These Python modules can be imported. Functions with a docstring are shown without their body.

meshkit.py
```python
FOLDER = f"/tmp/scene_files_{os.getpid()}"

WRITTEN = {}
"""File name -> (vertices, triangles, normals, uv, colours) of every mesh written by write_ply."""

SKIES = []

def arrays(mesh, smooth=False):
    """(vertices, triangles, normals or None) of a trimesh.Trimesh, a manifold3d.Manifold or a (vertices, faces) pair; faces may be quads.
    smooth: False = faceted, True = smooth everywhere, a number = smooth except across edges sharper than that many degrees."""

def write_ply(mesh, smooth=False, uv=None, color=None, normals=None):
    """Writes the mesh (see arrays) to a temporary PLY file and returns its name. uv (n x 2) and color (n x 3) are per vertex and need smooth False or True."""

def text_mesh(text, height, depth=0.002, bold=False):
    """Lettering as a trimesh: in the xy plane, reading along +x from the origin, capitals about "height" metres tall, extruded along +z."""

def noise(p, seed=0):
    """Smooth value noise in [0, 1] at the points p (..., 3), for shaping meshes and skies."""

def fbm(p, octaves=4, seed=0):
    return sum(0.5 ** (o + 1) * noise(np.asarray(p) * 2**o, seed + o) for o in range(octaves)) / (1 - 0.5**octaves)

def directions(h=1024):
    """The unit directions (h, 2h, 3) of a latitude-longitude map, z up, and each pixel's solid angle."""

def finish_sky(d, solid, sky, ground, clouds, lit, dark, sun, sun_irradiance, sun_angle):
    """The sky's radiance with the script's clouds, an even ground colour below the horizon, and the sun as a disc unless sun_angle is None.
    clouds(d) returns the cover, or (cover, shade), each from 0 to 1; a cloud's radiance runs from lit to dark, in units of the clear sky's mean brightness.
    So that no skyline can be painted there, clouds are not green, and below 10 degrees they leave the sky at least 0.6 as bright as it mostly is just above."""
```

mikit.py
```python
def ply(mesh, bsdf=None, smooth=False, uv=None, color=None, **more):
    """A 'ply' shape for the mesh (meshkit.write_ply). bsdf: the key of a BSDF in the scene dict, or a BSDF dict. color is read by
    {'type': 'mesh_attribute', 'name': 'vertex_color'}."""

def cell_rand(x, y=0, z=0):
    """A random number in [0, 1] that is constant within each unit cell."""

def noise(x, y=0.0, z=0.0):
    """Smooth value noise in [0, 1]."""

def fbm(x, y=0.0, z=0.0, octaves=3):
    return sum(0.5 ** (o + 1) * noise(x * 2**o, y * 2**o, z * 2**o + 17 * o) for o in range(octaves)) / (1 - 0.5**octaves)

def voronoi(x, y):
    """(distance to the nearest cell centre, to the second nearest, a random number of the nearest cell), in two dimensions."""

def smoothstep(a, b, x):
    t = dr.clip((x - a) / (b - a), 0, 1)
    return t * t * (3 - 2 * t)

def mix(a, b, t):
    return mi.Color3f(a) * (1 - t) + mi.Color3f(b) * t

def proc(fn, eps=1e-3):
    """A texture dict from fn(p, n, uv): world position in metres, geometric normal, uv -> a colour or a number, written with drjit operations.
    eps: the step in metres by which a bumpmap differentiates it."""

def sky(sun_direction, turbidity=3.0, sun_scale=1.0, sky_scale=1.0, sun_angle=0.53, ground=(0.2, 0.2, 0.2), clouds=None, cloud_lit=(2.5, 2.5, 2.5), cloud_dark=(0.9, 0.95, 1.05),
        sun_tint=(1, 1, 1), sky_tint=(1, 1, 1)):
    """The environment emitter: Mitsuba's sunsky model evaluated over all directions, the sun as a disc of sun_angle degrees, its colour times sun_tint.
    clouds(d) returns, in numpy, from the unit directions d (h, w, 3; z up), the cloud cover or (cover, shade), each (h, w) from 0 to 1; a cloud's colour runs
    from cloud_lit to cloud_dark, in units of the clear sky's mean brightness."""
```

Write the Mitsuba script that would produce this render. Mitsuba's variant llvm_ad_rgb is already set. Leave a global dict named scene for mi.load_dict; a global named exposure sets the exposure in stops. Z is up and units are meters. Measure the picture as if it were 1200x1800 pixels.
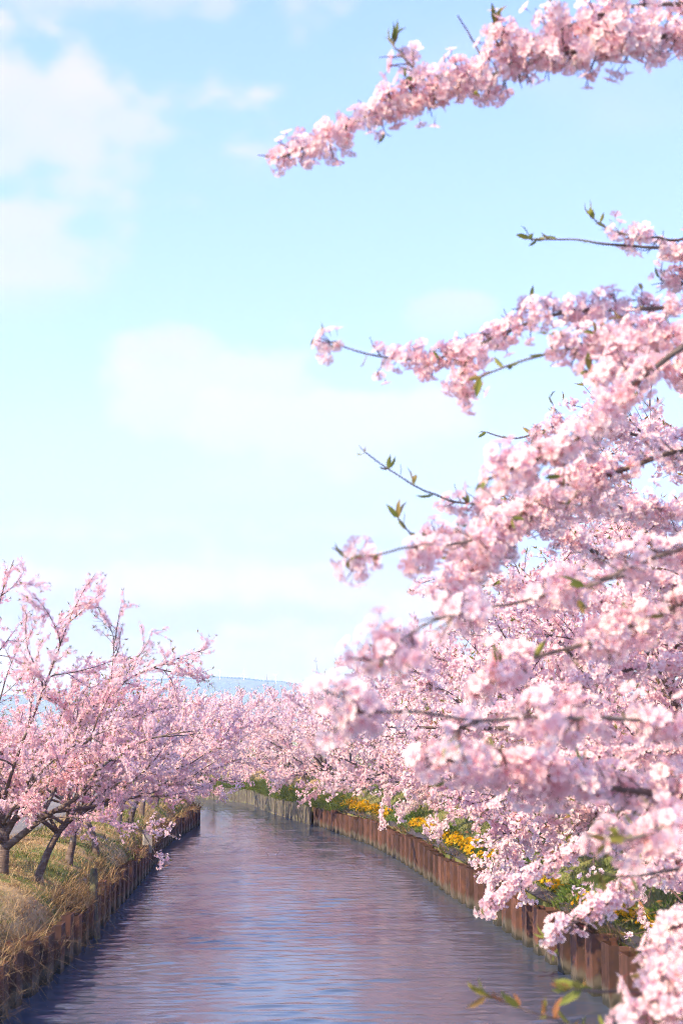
import math
import numpy as np
import mitsuba as mi
import drjit as dr
import mikit, meshkit
from mikit import proc, noise, fbm, smoothstep, mix

T = mi.ScalarTransform4f
scene, labels = {}, {}

# ---------------------------------------------------------------- camera, sky, sun, exposure
CAM = np.array([0.0, 0.0, 3.0])                 # on a low bridge, 3 m above the water; +Y runs down the canal
PITCH, YAW = math.atan(0.16), math.atan2(0.0636, 1.0127)
FH = np.array([math.sin(YAW), math.cos(YAW), 0.0])
FWD = FH * math.cos(PITCH) + np.array([0, 0, math.sin(PITCH)])
scene['camera'] = {
    'type': 'thinlens', 'fov': math.degrees(2 * math.atan(600 / 2500)), 'fov_axis': 'x',
    'aperture_radius': 0.0042, 'focus_distance': 19.0, 'near_clip': 0.1, 'far_clip': 20000.0,
    'to_world': T().look_at(origin=CAM.tolist(), target=(CAM + FWD).tolist(), up=[0, 0, 1]),
    'medium': {'type': 'ref', 'id': 'haze_air'},
}
exposure = 2.6
SUN = np.array([-0.80, -0.58, 0.80])


def clouds(d):
    az = np.degrees(np.arctan2(d[..., 0], d[..., 1])); el = np.degrees(np.arcsin(np.clip(d[..., 2], -1, 1)))
    q = np.stack([az, el * 1.7, az * 0], -1)
    w1 = meshkit.fbm(q / 5.0, 5, 3) - 0.5
    w2 = meshkit.fbm(q / 1.8 + 7, 4, 8) - 0.5
    wide = meshkit.fbm(np.stack([az / 20, el / 6, az * 0], -1) + 11, 5, 5)
    # scattered cumulus over the whole sky, with the banks that stand in view: (azimuth, elevation, half width, half height)
    cum = np.zeros(az.shape)
    for a, e, ra, re, k in ((-10.2, 24.3, 9.6, 3.4, 0.98), (-14.0, 24.0, 8.0, 3.0, 0.95), (-5.4, 24.2, 3.4, 2.0, 0.9), (-11.0, 19.4, 5.5, 2.0, 0.75), (-6.0, 30.2, 13.5, 2.9, 0.7), (-1.4, 14.0, 5.6, 2.3, 0.92), (3.4, 12.6, 7.0, 1.8, 0.88), (-3.2, 15.2, 3.2, 1.7, 0.9),
                            (8.0, 17.0, 2.2, 0.9, 0.5), (30, 22, 12, 4, 0.9), (-38, 20, 13, 4, 0.9), (60, 25, 14, 5, 0.9), (-75, 22, 15, 5, 0.9), (110, 24, 16, 5, 0.9), (160, 20, 18, 5, 0.9), (-130, 23, 16, 5, 0.9)):
        f = 1 - np.sqrt(((az - a) / ra) ** 2 + ((el - e) / re) ** 2) + 1.15 * w1 + 0.95 * w2
        under = np.clip(0.5 + (el - e) / re * 0.55 + 0.5 * w2, 0, 1)              # bases thin out into the haze
        cum = np.maximum(cum, k * 0.96 * smoothstep_np(-0.02, 0.52, f) * (0.45 + 0.55 * under))
    band = 0.8 * smoothstep_np(0.40, 0.68, 0.7 * meshkit.fbm(np.stack([az / 6.5, el / 1.25 + 0.5 * w2, az * 0], -1) + 3, 5, 21) + 0.3 * meshkit.fbm(q / 0.9, 4, 2) + 0.07 * np.exp(-((el - 6.4) / 1.3) ** 2)) * smoothstep_np(0.5, 3.5, el) * smoothstep_np(9.6, 6.8, el)
    cirrus = 0.35 * smoothstep_np(0.45, 0.75, wide) * smoothstep_np(60, 20, el)
    low = 0.32 * np.exp(-((el - 6.3) / 1.6) ** 2) * smoothstep_np(0.36, 0.56, meshkit.fbm(np.stack([az / 14, el / 2.6, az * 0], -1) + 41, 4, 33))
    c = 1 - (1 - cum) * (1 - 0.95 * band) * (1 - cirrus) * (1 - low)
    v = 0.12 + 0.24 * smoothstep_np(34, 14, el) + 0.60 * smoothstep_np(13, 4, el)                                  # pale haze, thicker towards the horizon
    cover = 1 - (1 - c) * (1 - v)
    return cover, (1 - c) * v / np.maximum(cover, 1e-6)


def smoothstep_np(a, b, x):
    t = np.clip((x - a) / (b - a), 0, 1)
    return t * t * (3 - 2 * t)


scene['sky'] = mikit.sky(SUN, turbidity=3.0, sun_scale=0.98, sky_scale=1.6, clouds=clouds, cloud_lit=(0.89, 0.86, 1.35), cloud_dark=(0.53, 0.72, 1.6), sky_tint=(1.33, 1.18, 1.38), sun_tint=(1.0, 0.98, 0.96))

# ---------------------------------------------------------------- helpers
rng = np.random.default_rng(20)


def ref(k):
    return {'type': 'ref', 'id': k}


def tag(key, label=None, category=None, group=None, kind=None):
    e = labels.setdefault(key, {})
    for k, v in (('label', label), ('category', category), ('group', group), ('kind', kind)):
        if v:
            e[k] = v
    return key


_used = {}


def numbered(name):
    n = _used.get(name, 0)
    _used[name] = n + 1
    return name if n == 0 else f'{name}_{n:03d}'


def add(name, mesh, bsdf, parent=None, smooth=False, color=None, to_world=None):
    key = numbered(name if parent is None else f'{parent}__{name}')
    d = mesh if isinstance(mesh, dict) else mikit.ply(mesh, bsdf, smooth=smooth, color=color)
    scene[key] = d if to_world is None else {**d, 'to_world': to_world}
    return key


def norm(v):
    return v / np.maximum(np.linalg.norm(v, axis=-1, keepdims=True), 1e-9)


def perp(t, rg):
    r = rg.normal(size=t.shape)
    return norm(r - (r * t).sum(-1, keepdims=True) * t)


def cat(parts):
    vs, fs, o = [], [], 0
    cs = []
    for p in parts:
        v, f = p[0], p[1]
        if len(v) == 0:
            continue
        vs.append(v); fs.append(f + o); o += len(v)
        if len(p) > 2:
            cs.append(p[2])
    if cs:
        return np.vstack(vs), np.vstack(fs), np.vstack(cs)
    return np.vstack(vs), np.vstack(fs)


def tubes(paths, radii, sides=5, cap=True):
    """paths (B,n,3), radii (B,n) -> one mesh of B tapered tubes with closed ends."""
    B, n, _ = paths.shape
    t = np.empty_like(paths)
    t[:, 1:-1] = paths[:, 2:] - paths[:, :-2]; t[:, 0] = paths[:, 1] - paths[:, 0]; t[:, -1] = paths[:, -1] - paths[:, -2]
    t = norm(t)
    mean = norm(paths[:, -1] - paths[:, 0])
    refv = np.where(np.abs(mean[:, 2:3]) < 0.8, np.array([[0, 0, 1.0]]), np.array([[1.0, 0.13, 0]]))[:, None, :]
    u = norm(np.cross(t, np.broadcast_to(refv, t.shape))); w = np.cross(t, u)
    a = np.arange(sides) * 2 * np.pi / sides
    ring = u[:, :, None] * np.cos(a)[None, None, :, None] + w[:, :, None] * np.sin(a)[None, None, :, None]
    v = (paths[:, :, None] + ring * radii[:, :, None, None]).reshape(-1, 3)
    b, i, k = np.meshgrid(np.arange(B), np.arange(n - 1), np.arange(sides), indexing='ij')
    p = (b * n + i) * sides
    k2 = (k + 1) % sides
    q = np.stack([p + k, p + k2, p + sides + k2, p + sides + k], -1).reshape(-1, 4)
    f = np.vstack([q[:, [0, 1, 2]], q[:, [0, 2, 3]]])
    if cap:
        bb, kk = np.meshgrid(np.arange(B), np.arange(1, sides - 1), indexing='ij')
        e = (bb * n + n - 1) * sides
        f = np.vstack([f, np.stack([e, e + kk, e + kk + 1], -1).reshape(-1, 3)])
    return v, f


def grow(p0, d0, length, n, wobble, trop, rg):
    """Random-walk paths (B,n,3). trop (B,) bends them up (+) or down (-)."""
    B = len(p0)
    out = np.empty((B, n, 3)); out[:, 0] = p0
    d = norm(d0)
    for i in range(1, n):
        d = norm(d + wobble * rg.normal(size=d.shape) + np.array([0, 0, 1.0]) * np.asarray(trop).reshape(-1, 1))
        out[:, i] = out[:, i - 1] + d * (np.asarray(length) / (n - 1)).reshape(-1, 1)
    return out


def along(paths, spacing, t0, t1, rg):
    """Points along paths every spacing metres: (path index, fraction, position, tangent)."""
    seg = np.linalg.norm(np.diff(paths, axis=1), axis=2); L = seg.sum(1)
    cnt = np.maximum(0, np.floor(L * (t1 - t0) / spacing + rg.random(len(L)))).astype(int)
    idx = np.repeat(np.arange(len(L)), cnt)
    if len(idx) == 0:
        z = np.zeros((0, 3)); return idx, np.zeros(0), z, z
    start = np.repeat(np.cumsum(cnt) - cnt, cnt)
    t = t0 + (t1 - t0) * (np.arange(len(idx)) - start + rg.random(len(idx))) / np.repeat(cnt, cnt)
    n = paths.shape[1]
    x = np.clip(t, 0, 0.9999) * (n - 1); i = x.astype(int); fr = (x - i)[:, None]
    a, b = paths[idx, i], paths[idx, i + 1]
    return idx, t, a + (b - a) * fr, norm(b - a)


def laterals(paths, lens, spacing, t0, ang, rel, n, wobble, trop, flat, rg, t1=0.97, lift=0.1):
    """Side shoots of the paths: length = rel * parent's length, shorter towards the tip."""
    idx, t, p, tan = along(paths, spacing, t0, t1, rg)
    r = rg.normal(size=p.shape) * np.array([1, 1, flat])
    r[:, 2] += lift
    side = norm(r - (r * tan).sum(-1, keepdims=True) * tan)
    a = rg.uniform(ang[0], ang[1], len(p))[:, None]
    d = norm(tan * np.cos(a) + side * np.sin(a))
    L = lens[idx] * rg.uniform(rel[0], rel[1], len(p)) * (1.15 - 0.75 * t)
    L = np.maximum(L, 0.06)
    return grow(p, d, L, n, wobble, np.full(len(p), trop), rg), L, idx, t


def scatter(tv, tf, pos, nrm, size, rg, spin=True):
    """Copies of a template (its +z along nrm) at pos, scaled by size: vertices, faces."""
    N, k = len(pos), len(tv)
    z = norm(nrm); x = perp(z, rg); y = np.cross(z, x)
    v = pos[:, None] + size[:, None, None] * (tv[None, :, 0:1] * x[:, None] + tv[None, :, 1:2] * y[:, None] + tv[None, :, 2:3] * z[:, None])
    f = (tf[None] + (np.arange(N) * k)[:, None, None]).reshape(-1, 3)
    return v.reshape(-1, 3), f


# flower templates, unit diameter: (vertices, faces, petal-edge 0..1 per vertex, part code per vertex)
def flower_low():
    a = np.arange(5) * 2 * np.pi / 5
    v = np.vstack([[0, 0, -0.10], np.stack([0.5 * np.cos(a), 0.5 * np.sin(a), 0.10 + 0 * a], 1)])
    f = np.array([[0, 1 + i, 1 + (i + 1) % 5] for i in range(5)])
    return v, f, np.array([0.15] + [1.0] * 5)


def flower_mid():
    v, f, e = [[0, 0, -0.12]], [], [0.0]
    for i in range(5):
        a = i * 2 * np.pi / 5
        for da, r, z, ed in ((-0.52, 0.40, 0.10, 0.8), (0.0, 0.50, 0.06, 1.0), (0.52, 0.40, 0.10, 0.8)):
            v.append([r * math.cos(a + da), r * math.sin(a + da), z]); e.append(ed)
        b = 1 + 3 * i
        f += [[0, b, b + 1], [0, b + 1, b + 2]]
    return np.array(v), np.array(f), np.array(e)


def flower_near():
    """Five cupped, notched petals, stamens with anthers, calyx and stalk. Codes: 0 petal, 1 centre, 2 anther, 3 calyx and stalk."""
    v, f, e, c = [], [], [], []

    def put(p, ed, code):
        v.append(p); e.append(ed); c.append(code); return len(v) - 1
    for i in range(5):
        a0 = i * 2 * np.pi / 5 + 0.06 * math.sin(i * 7)
        lift = 0.03 * math.sin(i * 5 + 1)

        def pt(r, da, z, ed):
            return put([r * math.cos(a0 + da), r * math.sin(a0 + da), z + lift * r * 2], ed, 0)
        b = pt(0.03, 0, -0.11, 0.0)
        l1, m1, r1 = pt(0.24, -0.50, -0.02, 0.55), pt(0.24, 0, -0.055, 0.50), pt(0.24, 0.50, -0.02, 0.55)
        l2, m2, r2 = pt(0.42, -0.54, 0.045, 0.9), pt(0.41, 0, 0.0, 0.9), pt(0.42, 0.54, 0.045, 0.9)
        l3, m3, r3 = pt(0.52, -0.24, 0.05, 1.0), pt(0.47, 0, 0.025, 1.0), pt(0.52, 0.24, 0.05, 1.0)
        f += [[b, l1, m1], [b, m1, r1], [l1, l2, m2], [l1, m2, m1], [m1, m2, r2], [m1, r2, r1], [l2, l3, m3], [l2, m3, m2], [m2, m3, r3], [m2, r3, r2]]
    ctr = put([0, 0, -0.03], 0, 1)
    ring = [put([0.075 * math.cos(k * 1.2566), 0.075 * math.sin(k * 1.2566), -0.075], 0, 1) for k in range(5)]
    f += [[ctr, ring[k], ring[(k + 1) % 5]] for k in range(5)]
    for k in range(9):
        a = k * 2.4; r = 0.10 + 0.07 * ((k * 37) % 10) / 10; z = 0.10 + 0.05 * ((k * 53) % 10) / 10
        p0 = np.array([0.02 * math.cos(a), 0.02 * math.sin(a), -0.05]); p1 = np.array([r * math.cos(a), r * math.sin(a), z])
        s = np.array([-math.sin(a), math.cos(a), 0]) * 0.008
        i0, i1, i2 = put(p0 - s, 0.6, 1), put(p0 + s, 0.6, 1), put(p1, 0.9, 1)
        f.append([i0, i1, i2])
        q = [put(p1 + s * 2.2, 0, 2), put(p1 - s * 2.2, 0, 2), put(p1 + np.array([0, 0, 0.035]), 0, 2)]
        f.append(q)
    cal = [put([0.055 * math.cos(k * 1.571), 0.055 * math.sin(k * 1.571), -0.12], 0, 3) for k in range(4)]
    st = [put([0.022 * math.cos(k * 1.571), 0.022 * math.sin(k * 1.571), -0.30], 0, 3) for k in range(4)]
    en = put([0.03, 0.0, -0.85], 0, 3)
    for k in range(4):
        k2 = (k + 1) % 4
        f += [[cal[k], cal[k2], st[k2]], [cal[k], st[k2], st[k]], [st[k], st[k2], en]]
    return np.array(v), np.array(f), np.array(e), np.array(c)


FL, FM, FN = flower_low(), flower_mid(), flower_near()
EDGE = np.array([[0.975, 0.86, 0.87], [0.97, 0.80, 0.82], [0.98, 0.915, 0.915], [0.965, 0.735, 0.765], [0.975, 0.84, 0.85]])
HEART = np.array([0.86, 0.42, 0.50])


def petal_colors(edge, N, rg, heart=0.7, pos=None):
    pick = rg.integers(0, len(EDGE), N)
    if pos is not None:                                # neighbours on a bough have opened at the same time
        age = meshkit.fbm(pos * 1.3, 3, 77)
        pick = np.where(rg.random(N) < 0.6, np.where(age < 0.44, 2, np.where(age < 0.50, 0, np.where(age < 0.57, 1, 3))), pick)
    tint = EDGE[pick] * rg.uniform(0.93, 1.05, (N, 1))
    e = np.clip(edge[None, :, None] * (1 - (1 - heart) * 0.4) + (1 - heart) * 0.4, 0, 1) ** 0.6
    return np.clip(HEART * (1 - e) + tint[:, None] * e, 0, 0.97)


def make_flowers(kind, pos, nrm, size, rg):
    if kind == 'near':
        tv, tf, te, tc = FN
        v, f = scatter(tv, tf, pos, nrm, size, rg)
        col = petal_colors(te, len(pos), rg, 0.55) * np.array([1.0, 0.955, 0.95])
        col[:, tc == 1] = np.array([0.80, 0.36, 0.45]); col[:, tc == 2] = np.array([0.80, 0.60, 0.25]); col[:, tc == 3] = np.array([0.30, 0.10, 0.10])
        return v, f, col.reshape(-1, 3)
    tv, tf, te = FM if kind == 'mid' else FL
    v, f = scatter(tv, tf, pos, nrm, size, rg)
    return v, f, petal_colors(te, len(pos), rg, pos=pos).reshape(-1, 3)


def bouquets(p, tan, per, spread, rg, down=0.15):
    """Flower positions and facings: each site on a twig carries about `per` flowers standing off it."""
    cnt = np.maximum(1, rg.poisson(per, len(p)))
    i = np.repeat(np.arange(len(p)), cnt)
    axis = perp(tan, rg)                                   # the umbel's own direction
    out = norm(axis[i] + 0.75 * rg.normal(size=(len(i), 3)) + np.array([0, 0, -down]))
    pos = p[i] + out * (spread * rg.uniform(0.55, 1.15, len(i)))[:, None]
    return pos, norm(out + 0.35 * rg.normal(size=out.shape)), i


LEAF_V = np.array([[0, 0, 0], [0.30, -0.14, 0.05], [0.34, 0, 0.0], [0.30, 0.14, 0.05], [0.68, -0.12, 0.03], [0.70, 0, -0.03], [0.68, 0.12, 0.03], [1.0, 0, -0.12]], float)
LEAF_F = np.array([[0, 1, 2], [0, 2, 3], [1, 4, 5], [1, 5, 2], [2, 5, 6], [2, 6, 3], [4, 7, 5], [5, 7, 6]])
LEAF_C = np.array([[0.22, 0.20, 0.05], [0.30, 0.19, 0.07], [0.17, 0.19, 0.05], [0.33, 0.16, 0.08], [0.26, 0.26, 0.07]])


def leaves_at(p, d, size, rg, low=False, pal=LEAF_C):
    """Leaves with their stalk at p, pointing along d."""
    tv, tf = (LEAF_V, LEAF_F) if not low else (LEAF_V[[0, 1, 3, 7]], np.array([[0, 1, 3], [0, 3, 2]]))
    x = norm(d); y = perp(x, rg); z = np.cross(x, y)
    N = len(p)
    v = p[:, None] + size[:, None, None] * (tv[None, :, 0:1] * x[:, None] + tv[None, :, 1:2] * y[:, None] + tv[None, :, 2:3] * z[:, None])
    f = (tf[None] + (np.arange(N) * len(tv))[:, None, None]).reshape(-1, 3)
    c = np.repeat(pal[rg.integers(0, len(pal), N)] * rg.uniform(0.8, 1.25, (N, 1)), len(tv), 0)
    return v.reshape(-1, 3), f, c


def strips(base, az, length, width, lean, droop, seg, rg):
    """Grass blades: tapering ribbons (double-faced by material)."""
    N = len(base)
    h = np.stack([np.cos(az), np.sin(az), 0 * az], 1)
    s = np.stack([-np.sin(az + rg.normal(size=N)), np.cos(az + rg.normal(size=N)), 0 * az], 1)
    t = np.linspace(0, 1, seg + 1)
    ang = (lean[:, None] + droop[:, None] * t[None])          # from the vertical
    step = (length / seg)[:, None]
    hx = np.concatenate([np.zeros((N, 1)), np.cumsum(np.sin(ang[:, :-1]) * step, 1)], 1)
    hz = np.concatenate([np.zeros((N, 1)), np.cumsum(np.cos(ang[:, :-1]) * step, 1)], 1)
    c = base[:, None] + h[:, None] * hx[..., None] + np.array([0, 0, 1.0]) * hz[..., None]
    wd = width[:, None] * (1 - t[None] ** 1.5)
    v = np.stack([c - s[:, None] * wd[..., None] / 2, c + s[:, None] * wd[..., None] / 2], 2).reshape(-1, 3)
    n, i = np.meshgrid(np.arange(N), np.arange(seg), indexing='ij')
    b = (n * (seg + 1) + i) * 2
    f = np.vstack([np.stack([b, b + 1, b + 3], -1).reshape(-1, 3), np.stack([b, b + 3, b + 2], -1).reshape(-1, 3)])
    return v, f


# ---------------------------------------------------------------- materials
VC = {'type': 'mesh_attribute', 'name': 'vertex_color'}
scene['petal_mat'] = {'type': 'principledthin', 'base_color': VC, 'roughness': 0.6, 'diff_trans': 0.9, 'eta': 1.3}
scene['leaf_mat'] = {'type': 'principledthin', 'base_color': VC, 'roughness': 0.45, 'diff_trans': 0.7, 'eta': 1.4}
scene['grass_mat'] = {'type': 'principledthin', 'base_color': VC, 'roughness': 0.6, 'diff_trans': 0.5, 'eta': 1.3}


def bark_fn(p, n, uv):
    k = fbm(p.x * 14, p.y * 14, p.z * 26, 4)
    lich = smoothstep(0.58, 0.72, fbm(p.x * 6 + 3, p.y * 6, p.z * 6, 4))
    rings = smoothstep(0.62, 0.75, noise(p.x * 9, p.y * 9, p.z * 70))
    c = mix((0.060, 0.042, 0.036), (0.17, 0.125, 0.105), k)
    c = mix(c, (0.26, 0.21, 0.18), rings * 0.5)
    return mix(c, (0.30, 0.29, 0.25), lich * 0.6)


def bark_bump(p, n, uv):
    return fbm(p.x * 20, p.y * 20, p.z * 50, 3)


scene['bark_mat'] = {'type': 'bumpmap', 'arbitrary': {**proc(bark_bump)}, 'scale': 0.012, 'bsdf': {'type': 'principled', 'base_color': proc(bark_fn), 'roughness': 0.8}}
scene['twig_mat'] = {'type': 'principled', 'base_color': {'type': 'rgb', 'value': [0.115, 0.070, 0.062]}, 'roughness': 0.65}


def rust_fn(p, n, uv):
    k = fbm(p.x * 5, p.y * 5, p.z * 5, 4)
    streak = fbm(p.x * 16, p.y * 16, p.z * 1.2, 3)
    c = mix((0.042, 0.022, 0.017), (0.135, 0.058, 0.036), smoothstep(0.25, 0.75, 0.5 * k + 0.5 * streak))
    c = mix(c, (0.075, 0.038, 0.03), smoothstep(0.52, 0.66, fbm(p.x * 9 + 5, p.y * 9, p.z * 2.0, 3)) * 0.8)
    pile = mikit.cell_rand(dr.floor(p.y / 0.4), dr.floor(p.x / 40))
    c = c * (0.5 + 0.75 * pile)
    # tide mark: mud and algae left by the water, ragged edge
    t = p.z + 0.22 * (streak - 0.5) + 0.16 * (k - 0.5)
    mud = mix((0.05, 0.046, 0.032), (0.13, 0.12, 0.088), fbm(p.x * 22, p.y * 22, p.z * 9, 3))
    c = mix(c, mud, (1 - smoothstep(0.13, 0.25, t)) * 0.85)
    return mix(c, (0.025, 0.026, 0.018), 1 - smoothstep(0.03, 0.12, t))


scene['rust_mat'] = {'type': 'twosided', 'bsdf': {'type': 'principled', 'base_color': proc(rust_fn), 'roughness': 0.75}}


def ground_fn(p, n, uv):
    a = fbm(p.x * 0.9, p.y * 0.9, 0, 4)
    b = fbm(p.x * 7, p.y * 7, 3, 4)
    c = mix((0.16, 0.115, 0.065), (0.36, 0.27, 0.14), b)
    g = mix((0.05, 0.075, 0.02), (0.13, 0.16, 0.045), b)
    green = smoothstep(0.46, 0.58, a + 0.3 * (b - 0.5))
    green = dr.maximum(green, smoothstep(2.5, 4.5, p.x) * 0.9 * smoothstep(0.25, 0.5, b + 0.2))
    green = dr.maximum(green, smoothstep(140, 400, p.y) * 0.8)
    return mix(c, g, green)


scene['ground_mat'] = {'type': 'twosided', 'bsdf': {'type': 'principled', 'base_color': proc(ground_fn), 'roughness': 0.95}}


def asphalt_fn(p, n, uv):
    k = fbm(p.x * 1.3, p.y * 1.3, 0, 4); s = noise(p.x * 90, p.y * 90, 1)
    return mix((0.075, 0.075, 0.078), (0.15, 0.15, 0.155), 0.6 * k + 0.4 * s)


scene['asphalt_mat'] = {'type': 'twosided', 'bsdf': {'type': 'principled', 'base_color': proc(asphalt_fn), 'roughness': 0.9}}
scene['water_mat'] = {'type': 'roughplastic', 'diffuse_reflectance': {'type': 'rgb', 'value': [0.050, 0.070, 0.115]}, 'int_ior': 1.34, 'alpha': 0.012, 'distribution': 'ggx'}


def wood_fn(p, n, uv):
    g = fbm(p.x * 40, p.y * 40, p.z * 3, 4)
    c = mix((0.045, 0.04, 0.033), (0.145, 0.135, 0.11), g)
    return mix(c, (0.16, 0.18, 0.09), smoothstep(0.55, 0.7, fbm(p.x * 7, p.y * 7, p.z * 5, 3)) * 0.7)


scene['grey_wood_mat'] = {'type': 'twosided', 'bsdf': {'type': 'principled', 'base_color': proc(wood_fn), 'roughness': 0.85}}
scene['sheet_mat'] = {'type': 'twosided', 'bsdf': {'type': 'principled', 'base_color': {'type': 'rgb', 'value': [0.035, 0.036, 0.042]}, 'roughness': 0.5}}
scene['white_mat'] = {'type': 'principled', 'base_color': {'type': 'rgb', 'value': [0.8, 0.8, 0.8]}, 'roughness': 0.5}


def hill_fn(p, n, uv):
    return mix((0.035, 0.055, 0.025), (0.09, 0.11, 0.05), fbm(p.x / 60, p.y / 60, p.z / 40, 4))


scene['hill_mat'] = {'type': 'twosided', 'bsdf': {'type': 'principled', 'base_color': proc(hill_fn), 'roughness': 1.0}}


def concrete_fn(p, n, uv):
    return mix((0.20, 0.19, 0.17), (0.36, 0.35, 0.32), fbm(p.x * 12, p.y * 12, p.z * 12, 4))


scene['concrete_mat'] = {'type': 'principled', 'base_color': proc(concrete_fn), 'roughness': 0.9}

# ---------------------------------------------------------------- banks and ground
LZ = np.array([-80, 5, 17, 19, 21.5, 25, 31, 36, 40, 43.5, 48, 51.5, 56, 62, 70, 80, 95, 120, 300, 6000.])
LX = np.array([-3.2, -2.9, -2.6, -2.43, -2.37, -2.35, -2.27, -2.27, -2.36, -2.28, -2.0, -1.75, -2.2, -3.6, -6.2, -10.2, -18, -36, -170, -4500.])
RZ = np.array([-80, 5, 17, 21, 24, 28, 32, 36.6, 41.5, 45, 50, 56.6, 62, 68.7, 80, 95, 120, 300, 6000.])
RX = np.array([4.1, 4.1, 4.05, 4.04, 4.0, 3.85, 3.8, 3.7, 3.42, 3.0, 2.42, 1.34, 0.6, 0.02, -4.6, -12, -29, -163, -4493.])


def xl(z):
    return np.interp(z, LZ, LX)


def xr(z):
    return np.interp(z, RZ, RX)


LO = np.array([0.27, 0.45, 0.8, 1.0, 1.3, 1.6, 1.85, 2.1, 3.2, 4.6, 6, 9, 14, 25, 50, 120, 400, 1500, 6000.])
LH = np.array([0.56, 0.82, 1.02, 1.07, 1.14, 1.19, 1.23, 1.25, 1.26, 1.25, 1.2, 1.0, 0.8, 0.6, 0.5, 0.5, 0.5, 0.5, 0.5])
RO = np.array([0.27, 0.4, 0.6, 0.8, 1.1, 1.5, 2.0, 2.6, 3.3, 4.5, 6, 9, 14, 25, 50, 120, 400, 1500, 6000.])
RH = np.array([0.66, 0.70, 0.76, 0.86, 1.03, 1.25, 1.48, 1.62, 1.68, 1.68, 1.6, 1.2, 0.9, 0.7, 0.6, 0.6, 0.5, 0.5, 0.5])


def bump2(x, y):
    return (meshkit.fbm(np.stack([x * 1.6, y * 1.6, 0 * x], -1), 3, 4) - 0.5)


def left_z(x, y):
    o = np.clip(xl(y) - x, 0.27, None)
    return np.interp(o, LO, LH) + 0.10 * bump2(x, y) * smoothstep_np(0.2, 0.5, o) * smoothstep_np(1.9, 1.6, o)


def right_z(x, y):
    o = np.clip(x - xr(y), 0.27, None)
    return np.interp(o, RO, RH) + 0.10 * bump2(x, y) * smoothstep_np(0.6, 1.0, o) * smoothstep_np(8, 5, o)


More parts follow.
